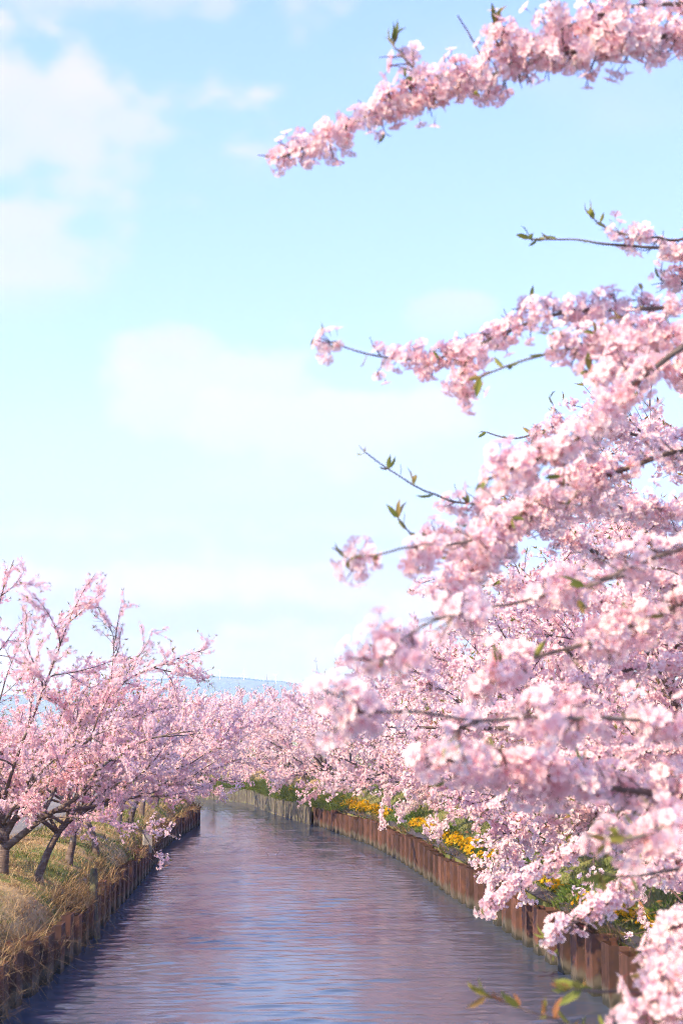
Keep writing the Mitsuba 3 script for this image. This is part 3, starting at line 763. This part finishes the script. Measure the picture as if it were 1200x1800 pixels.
# boughs: hub, points (photo x, photo y, distance), radii, blossoming stretches (from, to, reach of the side twigs in m) as fractions of the visible stretch, leafy tip
BOUGHS = [
    (0, [(1330, 75, 3.9), (1200, 62, 3.75), (1080, 78, 3.65), (960, 100, 3.6), (860, 132, 3.55), (760, 160, 3.5), (660, 196, 3.5), (560, 246, 3.5), (482, 282, 3.5)], 0.009, 0.003, [(0.0, 0.5, 0.135), (0.0, 0.55, 0.08), (0.3, 0.80, 0.105), (0.3, 0.8, 0.06), (0.64, 1.0, 0.065)], 0),
    (0, [(1330, 20, 3.9), (1200, 8, 3.8), (1090, 14, 3.7), (1030, 34, 3.65), (960, 60, 3.6), (880, 90, 3.55)], 0.008, 0.003, [(0.0, 0.30, 0.09), (0.42, 1.0, 0.11)], 0),
    (0, [(760, 158, 3.5), (730, 125, 3.5), (706, 96, 3.5), (686, 74, 3.5)], 0.004, 0.0022, [(0.35, 0.85, 0.035)], 3),
    (0, [(860, 130, 3.55), (835, 80, 3.6), (803, 27, 3.6)], 0.004, 0.0016, [], 0),
    (0, [(900, 110, 3.55), (870, 62, 3.55), (866, 36, 3.55)], 0.004, 0.002, [(0.3, 1.0, 0.04)], 2),
    (1, [(1340, 440, 4.4), (1200, 440, 4.3), (1120, 432, 4.25), (1060, 428, 4.2), (1000, 420, 4.2), (932, 420, 4.2)], 0.009, 0.002, [(0.0, 0.52, 0.10), (0.0, 0.45, 0.14)], 5),
    (1, [(1200, 420, 4.3), (1120, 415, 4.2), (1075, 404, 4.2), (1036, 378, 4.2)], 0.005, 0.002, [(0.2, 0.75, 0.05)], 4),
    (1, [(1340, 470, 4.4), (1240, 470, 4.3), (1190, 500, 4.3), (1160, 490, 4.3)], 0.008, 0.003, [(0.0, 1.0, 0.12)], 1),
    (1, [(1340, 538, 3.9), (1165, 541, 3.8), (1080, 543, 3.8), (1020, 546, 3.75), (950, 560, 3.7), (880, 588, 3.7), (800, 620, 3.7), (740, 632, 3.7), (660, 626, 3.7), (600, 608, 3.7), (560, 592, 3.7)], 0.008, 0.002, [(0.22, 0.3, 0.04), (0.33, 0.46, 0.07), (0.45, 0.62, 0.06), (0.58, 0.76, 0.055), (0.74, 0.88, 0.045)], 3),
    (1, [(600, 608, 3.7), (585, 600, 3.7), (566, 606, 3.7)], 0.002, 0.002, [(0.3, 1.0, 0.02)], 0),
    (1, [(880, 588, 3.7), (840, 610, 3.65), (815, 650, 3.6), (812, 690, 3.6)], 0.004, 0.0025, [(0.35, 1.0, 0.045)], 0),
    (1, [(940, 560, 3.7), (935, 545, 3.7), (932, 528, 3.7)], 0.004, 0.003, [(0.0, 1.0, 0.05)], 1),
    (1, [(1340, 585, 3.6), (1200, 590, 3.5), (1110, 595, 3.45), (1010, 610, 3.4), (930, 630, 3.4), (845, 662, 3.4)], 0.011, 0.002, [(0.0, 0.78, 0.095), (0.0, 0.7, 0.07)], 4),
    (1, [(1340, 640, 3.4), (1200, 640, 3.3), (1120, 650, 3.3), (1040, 655, 3.3)], 0.009, 0.004, [(0.0, 1.0, 0.09)], 1),
    (2, [(1240, 580, 3.1), (1160, 640, 3.05), (1090, 692, 3.0), (1040, 745, 3.0), (990, 790, 2.95), (920, 815, 2.95), (860, 842, 2.95)], 0.008, 0.003, [(0.3, 1.0, 0.065), (0.5, 0.95, 0.05)], 2),
    (2, [(1340, 760, 4.0), (1200, 790, 3.9), (1080, 830, 3.8), (960, 870, 3.6), (890, 930, 3.4), (830, 1010, 3.3), (795, 1062, 3.2)], 0.011, 0.003, [(0.1, 0.5, 0.06), (0.42, 1.0, 0.075), (0.42, 1.0, 0.055)], 0),
    (2, [(1300, 900, 5.0), (1100, 895, 4.7), (980, 888, 4.5), (880, 888, 4.4), (800, 882, 4.3), (750, 865, 4.2), (700, 836, 4.2), (643, 794, 4.2)], 0.010, 0.002, [(0.1, 0.66, 0.085), (0.6, 0.82, 0.05)], 6),
    (2, [(1000, 900, 4.4), (900, 920, 4.1), (820, 935, 4.0), (745, 950, 3.95), (700, 912, 3.9)], 0.005, 0.002, [(0.1, 0.84, 0.06)], 4),
    (2, [(890, 930, 3.4), (800, 955, 3.2), (740, 962, 3.1), (690, 968, 3.0), (640, 978, 3.0), (612, 985, 3.0)], 0.005, 0.002, [(0.0, 0.4, 0.05), (0.52, 0.72, 0.03), (0.9, 1.0, 0.03)], 2),
    (4, [(1330, 1060, 5.8), (1160, 1018, 5.6), (1050, 972, 5.5), (940, 922, 5.4), (860, 890, 5.3)], 0.016, 0.005, [(0.25, 0.6, 0.10), (0.55, 1.0, 0.13)], 1),
    (4, [(1330, 860, 6.2), (1200, 800, 6.2), (1100, 760, 6.1), (1000, 745, 6.0), (900, 770, 6.0), (855, 760, 6.0)], 0.012, 0.003, [(0.0, 0.85, 0.15)], 3),
    (4, [(1330, 960, 6.4), (1180, 930, 6.3), (1080, 880, 6.2), (1020, 800, 6.2), (966, 700, 6.2)], 0.012, 0.002, [(0.0, 0.7, 0.16)], 2),
    (2, [(1330, 940, 2.9), (1200, 965, 2.75), (1120, 990, 2.7), (1060, 1020, 2.65), (1030, 1030, 2.65)], 0.008, 0.003, [(0.0, 1.0, 0.07)], 1),
    (2, [(1330, 1040, 3.0), (1210, 1060, 2.9), (1130, 1090, 2.85), (1040, 1130, 2.8), (960, 1150, 2.75), (880, 1180, 2.7), (860, 1195, 2.7)], 0.009, 0.003, [(0.0, 0.66, 0.07), (0.85, 1.0, 0.035)], 2),
    (2, [(1100, 1010, 3.0), (900, 1060, 2.7), (800, 1080, 2.5), (735, 1104, 2.4), (665, 1172, 2.3)], 0.004, 0.002, [(0.2, 0.35, 0.03), (0.60, 0.76, 0.03), (0.88, 1.0, 0.032)], 1),
    (3, [(1330, 1280, 2.7), (1150, 1270, 2.55), (980, 1260, 2.45), (840, 1270, 2.35), (720, 1252, 2.25), (640, 1252, 2.2), (604, 1226, 2.2)], 0.0045, 0.0025, [(0.1, 0.34, 0.05), (0.42, 0.60, 0.035), (0.93, 1.0, 0.032)], 0),
    (3, [(840, 1270, 2.35), (820, 1275, 2.35), (800, 1290, 2.35)], 0.003, 0.002, [(0.4, 1.0, 0.03)], 1),
    (3, [(640, 1252, 2.2), (612, 1256, 2.2), (596, 1262, 2.2)], 0.003, 0.002, [(0.3, 1.0, 0.025)], 0),
    (3, [(1330, 1420, 2.9), (1200, 1402, 2.8), (1080, 1385, 2.75), (960, 1365, 2.7), (860, 1345, 2.65), (760, 1335, 2.6)], 0.010, 0.003, [(0.0, 1.0, 0.06), (0.3, 1.0, 0.05)], 0),
    (3, [(1330, 1450, 2.5), (1200, 1450, 2.4), (1120, 1470, 2.35), (1070, 1480, 2.35)], 0.009, 0.003, [(0.0, 1.0, 0.065)], 3),
    (3, [(1330, 1500, 2.8), (1200, 1530, 2.7), (1120, 1540, 2.6), (1050, 1535, 2.55)], 0.006, 0.002, [(0.0, 0.3, 0.04)], 7),
    (4, [(1330, 1420, 6.6), (1180, 1440, 6.5), (1060, 1480, 6.4), (960, 1520, 6.3), (900, 1560, 6.2), (850, 1608, 6.1)], 0.013, 0.003, [(0.0, 1.0, 0.13)], 1),
    (4, [(1330, 1480, 5.0), (1180, 1520, 4.8), (1090, 1570, 4.6), (1030, 1610, 4.5), (960, 1648, 4.4)], 0.010, 0.003, [(0.1, 1.0, 0.06)], 4),
    (4, [(1330, 1330, 6.8), (1180, 1320, 6.6), (1050, 1330, 6.5), (940, 1380, 6.4), (860, 1420, 6.3)], 0.012, 0.003, [(0.0, 1.0, 0.16)], 2),
    (4, [(1330, 1180, 7.0), (1180, 1170, 6.8), (1050, 1190, 6.6), (940, 1230, 6.5), (850, 1260, 6.4)], 0.012, 0.003, [(0.0, 1.0, 0.17)], 2),
    (4, [(1330, 1090, 6.8), (1200, 1080, 6.6), (1080, 1060, 6.5), (960, 1050, 6.4), (880, 1020, 6.3)], 0.012, 0.003, [(0.0, 1.0, 0.17)], 2),
    (3, [(1330, 1580, 3.2), (1220, 1610, 3.1), (1170, 1640, 3.05), (1150, 1680, 3.0), (1140, 1730, 3.0)], 0.008, 0.003, [(0.1, 1.0, 0.055)], 1),
    (3, [(1330, 1690, 2.6), (1220, 1710, 2.55), (1150, 1745, 2.5), (1070, 1745, 2.5), (1005, 1735, 2.5)], 0.008, 0.002, [(0.0, 0.62, 0.06)], 5),
    (3, [(1330, 1760, 2.5), (1220, 1770, 2.45), (1150, 1785, 2.4), (1090, 1800, 2.4)], 0.008, 0.003, [(0.0, 1.0, 0.06)], 0),
    (3, [(1330, 1830, 2.7), (1100, 1815, 2.6), (1000, 1800, 2.55), (930, 1782, 2.5), (855, 1752, 2.5)], 0.003, 0.0012, [], 8),
]
rg = np.random.default_rng(4711)
site_b, site_p, site_t, leaf_p, leaf_d, leaf_s, twig_parts = [], [], [], [], [], [], []
for hub, pts, ra, rb, sleeves, nleaf in BOUGHS:
    P_ = [at(*p) for p in pts]
    vis = spline(P_, 40)
    wob = 0.006 * (meshkit.noise(np.stack([np.linspace(0, 9, 40) + ra * 999, np.full(40, pts[0][0] * 0.1), np.full(40, 0.0)], -1))[:, None] - 0.5) * np.array([[0.5, 0.5, 1]])
    vis = vis + wob
    full, rad = vis, ra + (rb - ra) * np.linspace(0, 1, 40) ** 0.8
    if pts[0][0] > 1230:                       # begins beyond the frame: run on to its scaffold limb
        h = HUB[hub]
        back = spline([h, h * 0.5 + P_[0] * 0.5 + np.array([0.1, 0.1, 0.06]), P_[0]], 10)[:-1]
        full = np.vstack([back, vis]); rad = np.concatenate([np.linspace(max(ra * 1.5, 0.012), ra, 9), rad])
    add('bough', tubes(full[None], rad[None], 6), 'bark_mat', near, True)
    for a_, b_, reach in sleeves:
        seg = vis[None, int(a_ * 39):max(int(b_ * 39) + 1, int(a_ * 39) + 3)]
        L = np.array([1.0])
        P2, L2, _, t2 = laterals(seg, L, 0.017, 0.0, (0.6, 1.4), (0.5 * reach, 1.25 * reach), 5, 0.15, 0.0, 0.9, rg, t1=1.0, lift=0.0)
        if len(P2) == 0:
            continue
        twig_parts.append(tubes(P2, np.tile(0.0022 * (1 - 0.5 * np.linspace(0, 1, 5))[None], (len(P2), 1)), 4))
        for Pn, sp_, t0 in ((P2, 0.021, 0.15), (seg, 0.010, 0.0)):
            ii, _, p, tn = along(Pn, sp_, t0, 1.0, rg)
            site_p.append(p); site_t.append(tn); site_b.append(P2[ii, 0] if Pn is P2 else p)
        k = rg.random(len(P2)) < 0.05
        for p, d in zip(P2[k, -1], P2[k, -1] - P2[k, -2]):
            for _ in range(2):
                leaf_p.append(p); leaf_d.append(norm(d + 0.012 * rg.normal(size=3))); leaf_s.append(rg.uniform(0.022, 0.045))
    big = pts[-1][2] < 2.7 and not sleeves
    for k in range(nleaf * (2 if not big else 3)):
        i = 39 - int(rg.random() ** 2 * (12 if not big else 26)) if k >= nleaf else 39 - (k % 3) * 2
        leaf_p.append(vis[i]); leaf_d.append(norm(vis[39] - vis[34]) * 0.6 + 0.8 * norm(rg.normal(size=3)) + np.array([0, 0, 0.25 if not (nleaf == 7) else -0.9]))
        leaf_s.append(rg.uniform(0.035, 0.06) if not big and nleaf < 7 else rg.uniform(0.025, 0.045))
site_p, site_t, site_b = np.vstack(site_p), np.vstack(site_t), np.vstack(site_b)
kk = rg.random(len(site_p)) < np.clip((meshkit.fbm(site_p * 9, 2, 5) - 0.30) * 5, 0.25, 1)
site_p, site_t, site_b = site_p[kk], site_t[kk], site_b[kk]
tag(add('twigs', cat(twig_parts), 'twig_mat', near), kind='stuff')
f_pos, f_nrm, f_site = bouquets(site_p, site_t, 2.6, 0.033, rg, down=0.0)
away = norm(f_pos - site_b[f_site] + 1e-4)
f_nrm = norm(0.45 * f_nrm + 0.95 * away + 0.22 * rg.normal(size=f_pos.shape))
# open flowers keep each other at arm's length: drop those that would sit inside a neighbour
from scipy.spatial import cKDTree
pairs = cKDTree(f_pos).query_pairs(0.0155, output_type='ndarray')
gone = np.zeros(len(f_pos), bool)
for a_, b_ in pairs[np.lexsort((pairs[:, 1], pairs[:, 0]))]:
    if not gone[a_] and not gone[b_]:
        gone[b_] = True
f_pos, f_nrm, f_site = f_pos[~gone], f_nrm[~gone], f_site[~gone]
f_size = 0.035 * rg.uniform(0.85, 1.14, len(f_pos))
# the 300 umbels that show largest stand as parts of their own, the rest is one part
rel = site_p - CAM
dep = rel @ FWD; px = 600 + 2500 * (rel @ RGT) / dep; pyy = 900 - 2500 * (rel @ UPV) / dep
score = np.where((px > -20) & (px < 1220) & (pyy > -20) & (pyy < 1820), dep, 99)
many = np.bincount(f_site, minlength=len(site_p)) >= 3
first = set(np.argsort(np.where(many, score, 99))[:298].tolist())
own = np.array([s in first for s in f_site])
order = np.argsort(f_site[own], kind='stable')
idx = np.nonzero(own)[0][order]
for s in np.unique(f_site[idx]):
    m = idx[f_site[idx] == s]
    v, f, c = make_flowers('near', f_pos[m], f_nrm[m], f_size[m], rg)
    add('flower_cluster', (v, f), 'petal_mat', near, color=c)
rest = np.nonzero(~own)[0]
dr_ = (f_pos[rest] - CAM) @ FWD
lo = rest[dr_ > 8.0]; hi = rest[dr_ <= 8.0]
v, f, c = make_flowers('near', f_pos[hi], f_nrm[hi], f_size[hi], rg)
print('near flowers', len(f_pos), 'tris', len(f))
tag(add('blossoms', (v, f), 'petal_mat', near, color=c), kind='stuff')
NEAR_C = np.array([[0.27, 0.28, 0.07], [0.22, 0.25, 0.06], [0.32, 0.25, 0.09], [0.18, 0.21, 0.06]])
for p, d, s in zip(leaf_p[:295], leaf_d, leaf_s):
    v, f, c = leaves_at(p[None], np.asarray(d)[None], np.array([s]), rg, pal=NEAR_C)
    add('leaf', (v, f), 'leaf_mat', near, color=c)
if len(leaf_p) > 295:
    v, f, c = leaves_at(np.array(leaf_p[295:]), np.array(leaf_d[295:]), np.array(leaf_s[295:]), rg)
    tag(add('leaves', (v, f), 'leaf_mat', near, color=c), kind='stuff')

# ---------------------------------------------------------------- bank details
rg = np.random.default_rng(99)


def blades(x, y, zf, length, width, lean, droop, seg, pal, rg, az=None):
    n = len(x)
    base = np.stack([x, y, zf(x, y) - 0.02], 1)
    az = rg.uniform(0, 2 * np.pi, n) if az is None else az
    v, f = strips(base, az, length, width, lean, droop, seg, rg)
    c = np.asarray(pal)[rg.integers(0, len(pal), n)] * rg.uniform(0.75, 1.2, (n, 1))
    return v, f, np.repeat(c, (seg + 1) * 2, 0)


STRAW = [(0.47, 0.36, 0.19), (0.56, 0.45, 0.26), (0.36, 0.26, 0.13), (0.50, 0.36, 0.21), (0.28, 0.20, 0.10)]
GREEN = [(0.09, 0.14, 0.03), (0.14, 0.19, 0.045), (0.07, 0.11, 0.03), (0.17, 0.19, 0.06)]
BROWN = [(0.26, 0.17, 0.10), (0.18, 0.115, 0.07), (0.36, 0.25, 0.14), (0.44, 0.32, 0.18)]


def patch(x, y):
    return meshkit.fbm(np.stack([x * 0.9 + 5, y * 0.55, 0 * x], -1), 4, 17) + 0.25 * (meshkit.noise(np.stack([x * 5, y * 5, 0 * x], -1), 3) - 0.5)


def spread_y(n, a, b):
    u = rg.random(n)
    return 1 / (1 / a + u * (1 / b - 1 / a))        # denser towards the camera


n = 70000
y = spread_y(n, 13, 62); o = 0.12 + 1.85 * rg.random(n) ** 0.9
x = xl(y) - o
g = patch(x, y)
dry = (g < 0.435) | (rg.random(n) < 0.22)
tuft = meshkit.noise(np.stack([x * 4.5, y * 3.0, 0 * x], -1), 9)
L = np.where(dry, rg.uniform(0.04, 0.13, n), rg.uniform(0.04, 0.10, n)) * (0.5 + 1.1 * tuft) * np.clip(0.6 + y / 50, 0.8, 1.5)
W = 0.0075 * np.clip(y / 16, 1, 3.0)
tone = meshkit.fbm(np.stack([x * 2.2, y * 1.6, 0 * x + 4], -1), 3, 12)
brown = dry & (tone < 0.42)
dry = dry & ~brown
for mask, pal, nm, lb in ((dry, STRAW, 'dry_grass', 'dry straw-coloured grass on the left bank slope'), (brown, BROWN, 'dry_grass', 'brown matted patches of dead grass on the left bank slope'),
                          (~dry & ~brown, GREEN, 'grass', 'short green grass patches on the left bank slope')):
    m = mask.sum()
    v, f, c = blades(x[mask], y[mask], left_z, L[mask], W[mask], rg.uniform(0.3, 1.35, m), rg.uniform(0.1, 0.9, m), 2, pal, rg)
    k = add(nm, (v, f), 'grass_mat', color=c)
    tag(k, lb, 'grass', kind='stuff')
# long straw in tussocks leaning over the piles
tus_y = spread_y(150, 12.5, 60)
tus_y = tus_y[(meshkit.fbm(np.stack([tus_y * 0.8, 0 * tus_y, 0 * tus_y], -1), 3, 40) > 0.44) | (tus_y > 31) | (rg.random(150) < 0.25)]
m = np.where(rg.random(len(tus_y)) < 0.3, 70, 38)
i = np.repeat(np.arange(len(tus_y)), m); n = len(i)
ty_ = tus_y + 0; tx_ = xl(tus_y) - rg.uniform(0.02, 0.42, len(tus_y)); taz = rg.normal(-0.35, 1.0, len(tus_y))
x = tx_[i] + 0.06 * rg.normal(size=n); y = ty_[i] + 0.10 * rg.normal(size=n)
x = np.minimum(x, xl(y) - 0.01)
v, f, c = blades(x, y, lambda a, b: np.maximum(left_z(a, b), 0.52), rg.uniform(0.10, 0.42, n) * np.where(rg.random(n) < 0.10, 1.9, 1), 0.0065 * np.clip(y / 16, 1, 3), rg.uniform(0.1, 1.3, n), rg.uniform(0.2, 1.9, n), 5, STRAW + BROWN + BROWN, rg, taz[i] + 0.7 * rg.normal(size=n))
k = add('dry_grass', (v, f), 'grass_mat', color=c)
tag(k, 'long dry straw tussocks leaning over the left pile wall', 'grass', kind='stuff')
# tangled stalks and roots low on the near left wall
n = 650
y = spread_y(n, 12.5, 26); x = xl(y) + rg.uniform(0.0, 0.10, n)
v, f, c = blades(x, y, lambda a, b: rg.uniform(0.1, 0.55, len(a)), rg.uniform(0.15, 0.55, n), np.full(n, 0.006), rg.uniform(0.7, 2.6, n), rg.uniform(-0.3, 0.8, n), 4, BROWN, rg, rg.normal(0, 1.2, n))
k = add('dry_grass', (v, f), 'grass_mat', color=c)
tag(k, 'tangled brown stalks clinging to the near left piles', 'grass', kind='stuff')

# right bank: short green cover, rough tufts, and the far overhanging grass
n = 52000
y = spread_y(n, 12, 66); o = 0.42 + 3.8 * rg.random(n)
x = xr(y) + o
g = meshkit.fbm(np.stack([x * 1.1, y * 0.7, 0 * x], -1), 4, 27)
dry = rg.random(n) < np.clip((g - 0.44) * 5, 0.06, 0.9) * np.clip((o - 0.6) / 0.8, 0.1, 1)
L = rg.uniform(0.06, 0.20, n) * np.clip(0.6 + y / 50, 0.8, 1.4)
W = 0.006 * np.clip(y / 16, 1, 3)
for mask, pal, nm, lb in ((dry, STRAW, 'dry_grass', 'pale dry grass patches high on the right bank'), (~dry, GREEN, 'grass', 'dark green grass on the slope behind the yellow flowers')):
    v, f, c = blades(x[mask], y[mask], right_z, L[mask], W[mask], rg.uniform(0.2, 0.9, mask.sum()), rg.uniform(0.2, 1.0, mask.sum()), 2, pal, rg)
    k = add(nm, (v, f), 'grass_mat', color=c)
    tag(k, lb, 'grass', kind='stuff')
n = 15000
y = rg.uniform(48.0, 82, n); x = xr(y) + rg.uniform(-0.03, 0.9, n)
v, f, c = blades(x, y, right_z, rg.uniform(0.25, 0.85, n), np.full(n, 0.018), rg.uniform(0.1, 0.9, n), rg.uniform(0.6, 2.4, n), 4, GREEN + [(0.24, 0.27, 0.09), (0.16, 0.24, 0.06)], rg, np.where(rg.random(n) < 0.7, rg.normal(3.4, 0.8, n), rg.uniform(0, 6.3, n)))
k = add('grass', (v, f), 'grass_mat', color=c)
tag(k, 'long green grass hanging over the grey boards at the bend', 'grass', kind='stuff')

tus = spread_y(60, 13, 48); i = np.repeat(np.arange(60), 40); n = len(i)
y = tus[i] + 0.10 * rg.normal(size=n); x = xr(y) + rg.uniform(0.2, 0.36, n)
v, f, c = blades(x, y, lambda a, b: np.maximum(right_z(a, b), 0.64), rg.uniform(0.08, 0.38, n), 0.007 * np.clip(y / 16, 1, 3), rg.uniform(0.1, 1.0, n), rg.uniform(0.3, 1.9, n), 4, GREEN + BROWN, rg, rg.normal(3.3, 0.9, n))
k = add('grass', (v, f), 'grass_mat', color=c)
tag(k, 'green and brown tufts spilling over the right pile wall', 'grass', kind='stuff')

# black weed sheet between wall and flowers
sy = np.arange(11, 50, 0.3)
SO = np.array([0.24, 0.31, 0.38, 0.46])
sv = np.array([[[xr(yy) + oo + 0.015 * math.sin(yy * 3 + oo * 9), yy, right_z(np.array([xr(yy) + oo]), np.array([yy]))[0] + 0.018 + 0.02 * meshkit.noise(np.array([yy * 3.0, oo * 9, 0]))] for oo in SO] for yy in sy])
i, j = np.meshgrid(np.arange(len(sy) - 1), np.arange(3), indexing='ij')
b = i * 4 + j
k = add('weed_sheet', (sv.reshape(-1, 3), np.stack([b, b + 1, b + 5, b + 4], -1).reshape(-1, 4)), 'sheet_mat', smooth=True)
tag(k, 'strip of black weed sheet along the top of the rusty pile wall', 'ground sheet')


# yellow bedding plants
def bedding(seed, r=0.15, hgt=0.16, nl=70, nf=34):
    rg = np.random.default_rng(seed)
    a = rg.uniform(0, 6.283, nl); rr = r * np.sqrt(rg.random(nl)); z = hgt * (1 - (rr / r) ** 2) * rg.uniform(0.2, 0.9, nl)
    p = np.stack([rr * np.cos(a), rr * np.sin(a), z], 1)
    d = norm(np.stack([np.cos(a), np.sin(a), rg.uniform(0.1, 1.2, nl)], 1))
    lv, lf, _ = leaves_at(p, d, rg.uniform(0.04, 0.08, nl), rg, low=True)
    lc = np.repeat(np.array(GREEN)[rg.integers(0, 4, nl)], 4, 0) * 0.85
    a = rg.uniform(0, 6.283, nf); rr = r * 1.05 * np.sqrt(rg.random(nf)); z = hgt * (1.0 - 0.7 * (rr / r) ** 2) + rg.uniform(0.0, 0.05, nf)
    p = np.stack([rr * np.cos(a), rr * np.sin(a), z], 1)
    d = norm(np.stack([0.8 * np.cos(a) * rr / r - 0.3, 0.8 * np.sin(a) * rr / r - 0.3, np.full(nf, 0.7)], 1) + 0.3 * rg.normal(size=(nf, 3)))
    v, f = scatter(FM[0], FM[1], p, d, rg.uniform(0.045, 0.065, nf), rg)
    t = np.array([(0.90, 0.56, 0.02), (0.92, 0.64, 0.04), (0.86, 0.46, 0.015)])[rg.integers(0, 3, nf)]
    e = FM[2][None, :, None]
    c = (t[:, None] * (0.65 + 0.35 * e)).reshape(-1, 3)
    return mikit.ply((lv, lf), 'leaf_mat', color=lc), mikit.ply((v, f), 'petal_mat', color=c)


BED = [bedding(k, 0.13 + 0.02 * (k % 3), 0.14 + 0.03 * (k % 2)) for k in range(4)]
YS = [14.0, 14.5, 15.1, 15.5, 16.2, 16.6, 17.1, 17.7, 18.3, 19.0, 19.4, 21.4, 21.8, 22.3, 22.9, 26.6, 27.1, 27.5, 28.3, 28.9, 29.0, 29.5, 30.1, 30.6, 31.1, 31.7, 32.3, 34.3, 34.6, 35.1, 36.3, 36.8, 37.2,
      42.0, 42.5, 43.3, 43.8, 44.3, 44.9, 45.4, 46.0, 46.3, 46.9, 47.4, 47.8, 48.4, 49.0, 49.7, 50.4, 51.2, 52.0, 52.8, 53.7, 54.6, 55.6, 56.5, 57.6, 58.8]
YS = sorted(YS + [y + 0.26 for y in YS if y < 20 or y > 28.0])
for n, y in enumerate(YS):
    t = numbered('yellow_flower')
    near_, far_ = y < 19.6, y > 41
    tag(t, 'golden yellow bedding plant at the near end of the bed beside the rusty piles' if near_ else ('small yellow bedding plant in the far row curving with the wall' if far_ else 'yellow bedding plant in the broken middle rows behind the black sheet'), 'flower',
        'near yellow bedding plants' if near_ else ('far yellow bedding plants' if far_ else 'middle yellow bedding plants'))
    for rep in range(1):
        x = xr(y) + 0.62 + rg.uniform(-0.12, 0.14)
        M = T().translate([float(x), float(y), float(right_z(np.array([x]), np.array([y]))[0] - 0.01)]).rotate([0, 0, 1], float(rg.uniform(0, 360))).scale([float(rg.uniform(0.75, 1.1) * (1.3 if y > 40 else 1.1))] * 3)
        lf_, fl_ = BED[n % 4]
        tag(add('foliage', lf_, None, t, to_world=M), kind='stuff'); tag(add('blossoms', fl_, None, t, to_world=M), kind='stuff')


# low leafy green plants between and behind the flowers
def leafy(seed, r=0.22, hgt=0.22, nl=160):
    rg = np.random.default_rng(seed)
    a = rg.uniform(0, 6.283, nl); rr = r * np.sqrt(rg.random(nl)); z = hgt * (1 - (rr / r) ** 2) * rg.uniform(0.1, 1.0, nl)
    d = norm(np.stack([np.cos(a), np.sin(a), rg.uniform(0.3, 1.6, nl)], 1))
    v, f, _ = leaves_at(np.stack([rr * np.cos(a), rr * np.sin(a), z], 1), d, rg.uniform(0.05, 0.11, nl), rg, low=True)
    c = np.repeat(np.array([(0.10, 0.17, 0.04), (0.15, 0.24, 0.055), (0.07, 0.12, 0.035), (0.19, 0.28, 0.07)])[rg.integers(0, 4, nl)], 4, 0)
    return mikit.ply((v, f), 'leaf_mat', color=c)


LEAFY = [leafy(k + 60, 0.20 + 0.03 * k) for k in range(3)]
for n, y in enumerate([15.0, 16.9, 18.6, 20.2, 20.8, 23.6, 24.2, 25.0, 25.8, 28.0, 32.9, 33.4, 35.6, 37.8, 38.4, 38.9, 39.4, 40.0, 40.6, 41.2, 47.2, 49.3, 51.0]):
    x = xr(y) + rg.uniform(0.45, 0.95)
    k = numbered('green_plant')
    scene[k + '__foliage'] = {**LEAFY[n % 3], 'to_world': T().translate([float(x), float(y), float(right_z(np.array([x]), np.array([y]))[0] - 0.02)]).rotate([0, 0, 1], float(rg.uniform(0, 360))).scale([float(rg.uniform(0.9, 1.5))] * 3)}
    tag(k + '__foliage', kind='stuff')
    tag(k, 'bright green leafy plant filling the gap between flower rows' if 37.5 < y < 42 else 'low green leafy plant beside yellow flowers on the right bank', 'plant', 'bright green plants in the flower gap' if 37.5 < y < 42 else 'low green plants among the yellow flowers')

# weathered post standing in front of the left piles
pz = np.linspace(0, 1, 9)[:, None]
foot, head = np.array([-2.27, 22.6, -0.7]), np.array([-2.41, 22.75, 1.03])
pth = foot + (head - foot) * pz + 0.012 * np.sin(pz * 7) * np.array([1, 0.4, 0])
v, f = tubes(pth[None], (0.062 + 0.006 * np.sin(np.arange(9) * 2.1))[None], 10)
k = add('wooden_post', (v + 0.012 * (meshkit.noise(v * np.array([22, 22, 4])) - 0.5)[:, None], f), 'grey_wood_mat', smooth=45)
tag(k, 'weathered grey wooden post leaning against the left pile wall', 'post')
# small pale concrete marker in the straw
k = add('concrete_marker', box_mesh((-2.32, 33.2, 0.72), (0.2, 0.2, 0.5), 0.2, 0.9), 'concrete_mat')
tag(k, 'small pale concrete block in the straw at the left wall top', 'concrete block')
# two reed stalks poking out of the water
for n, (x, y, a) in enumerate(((0.52, 37.7, -0.5), (0.66, 37.9, 0.45))):
    p = np.array([[x, y, -0.3], [x + 0.1 * a, y, 0.05], [x + 0.3 * a, y, 0.15]])
    k = add('reed_stalk', tubes(p[None], np.array([[0.006, 0.005, 0.003]]), 6), 'twig_mat', None, 40)
    tag(k, 'thin dark reed stalk in mid canal leaning left' if n == 0 else 'thin dark reed stalk in mid canal leaning right', 'reed')
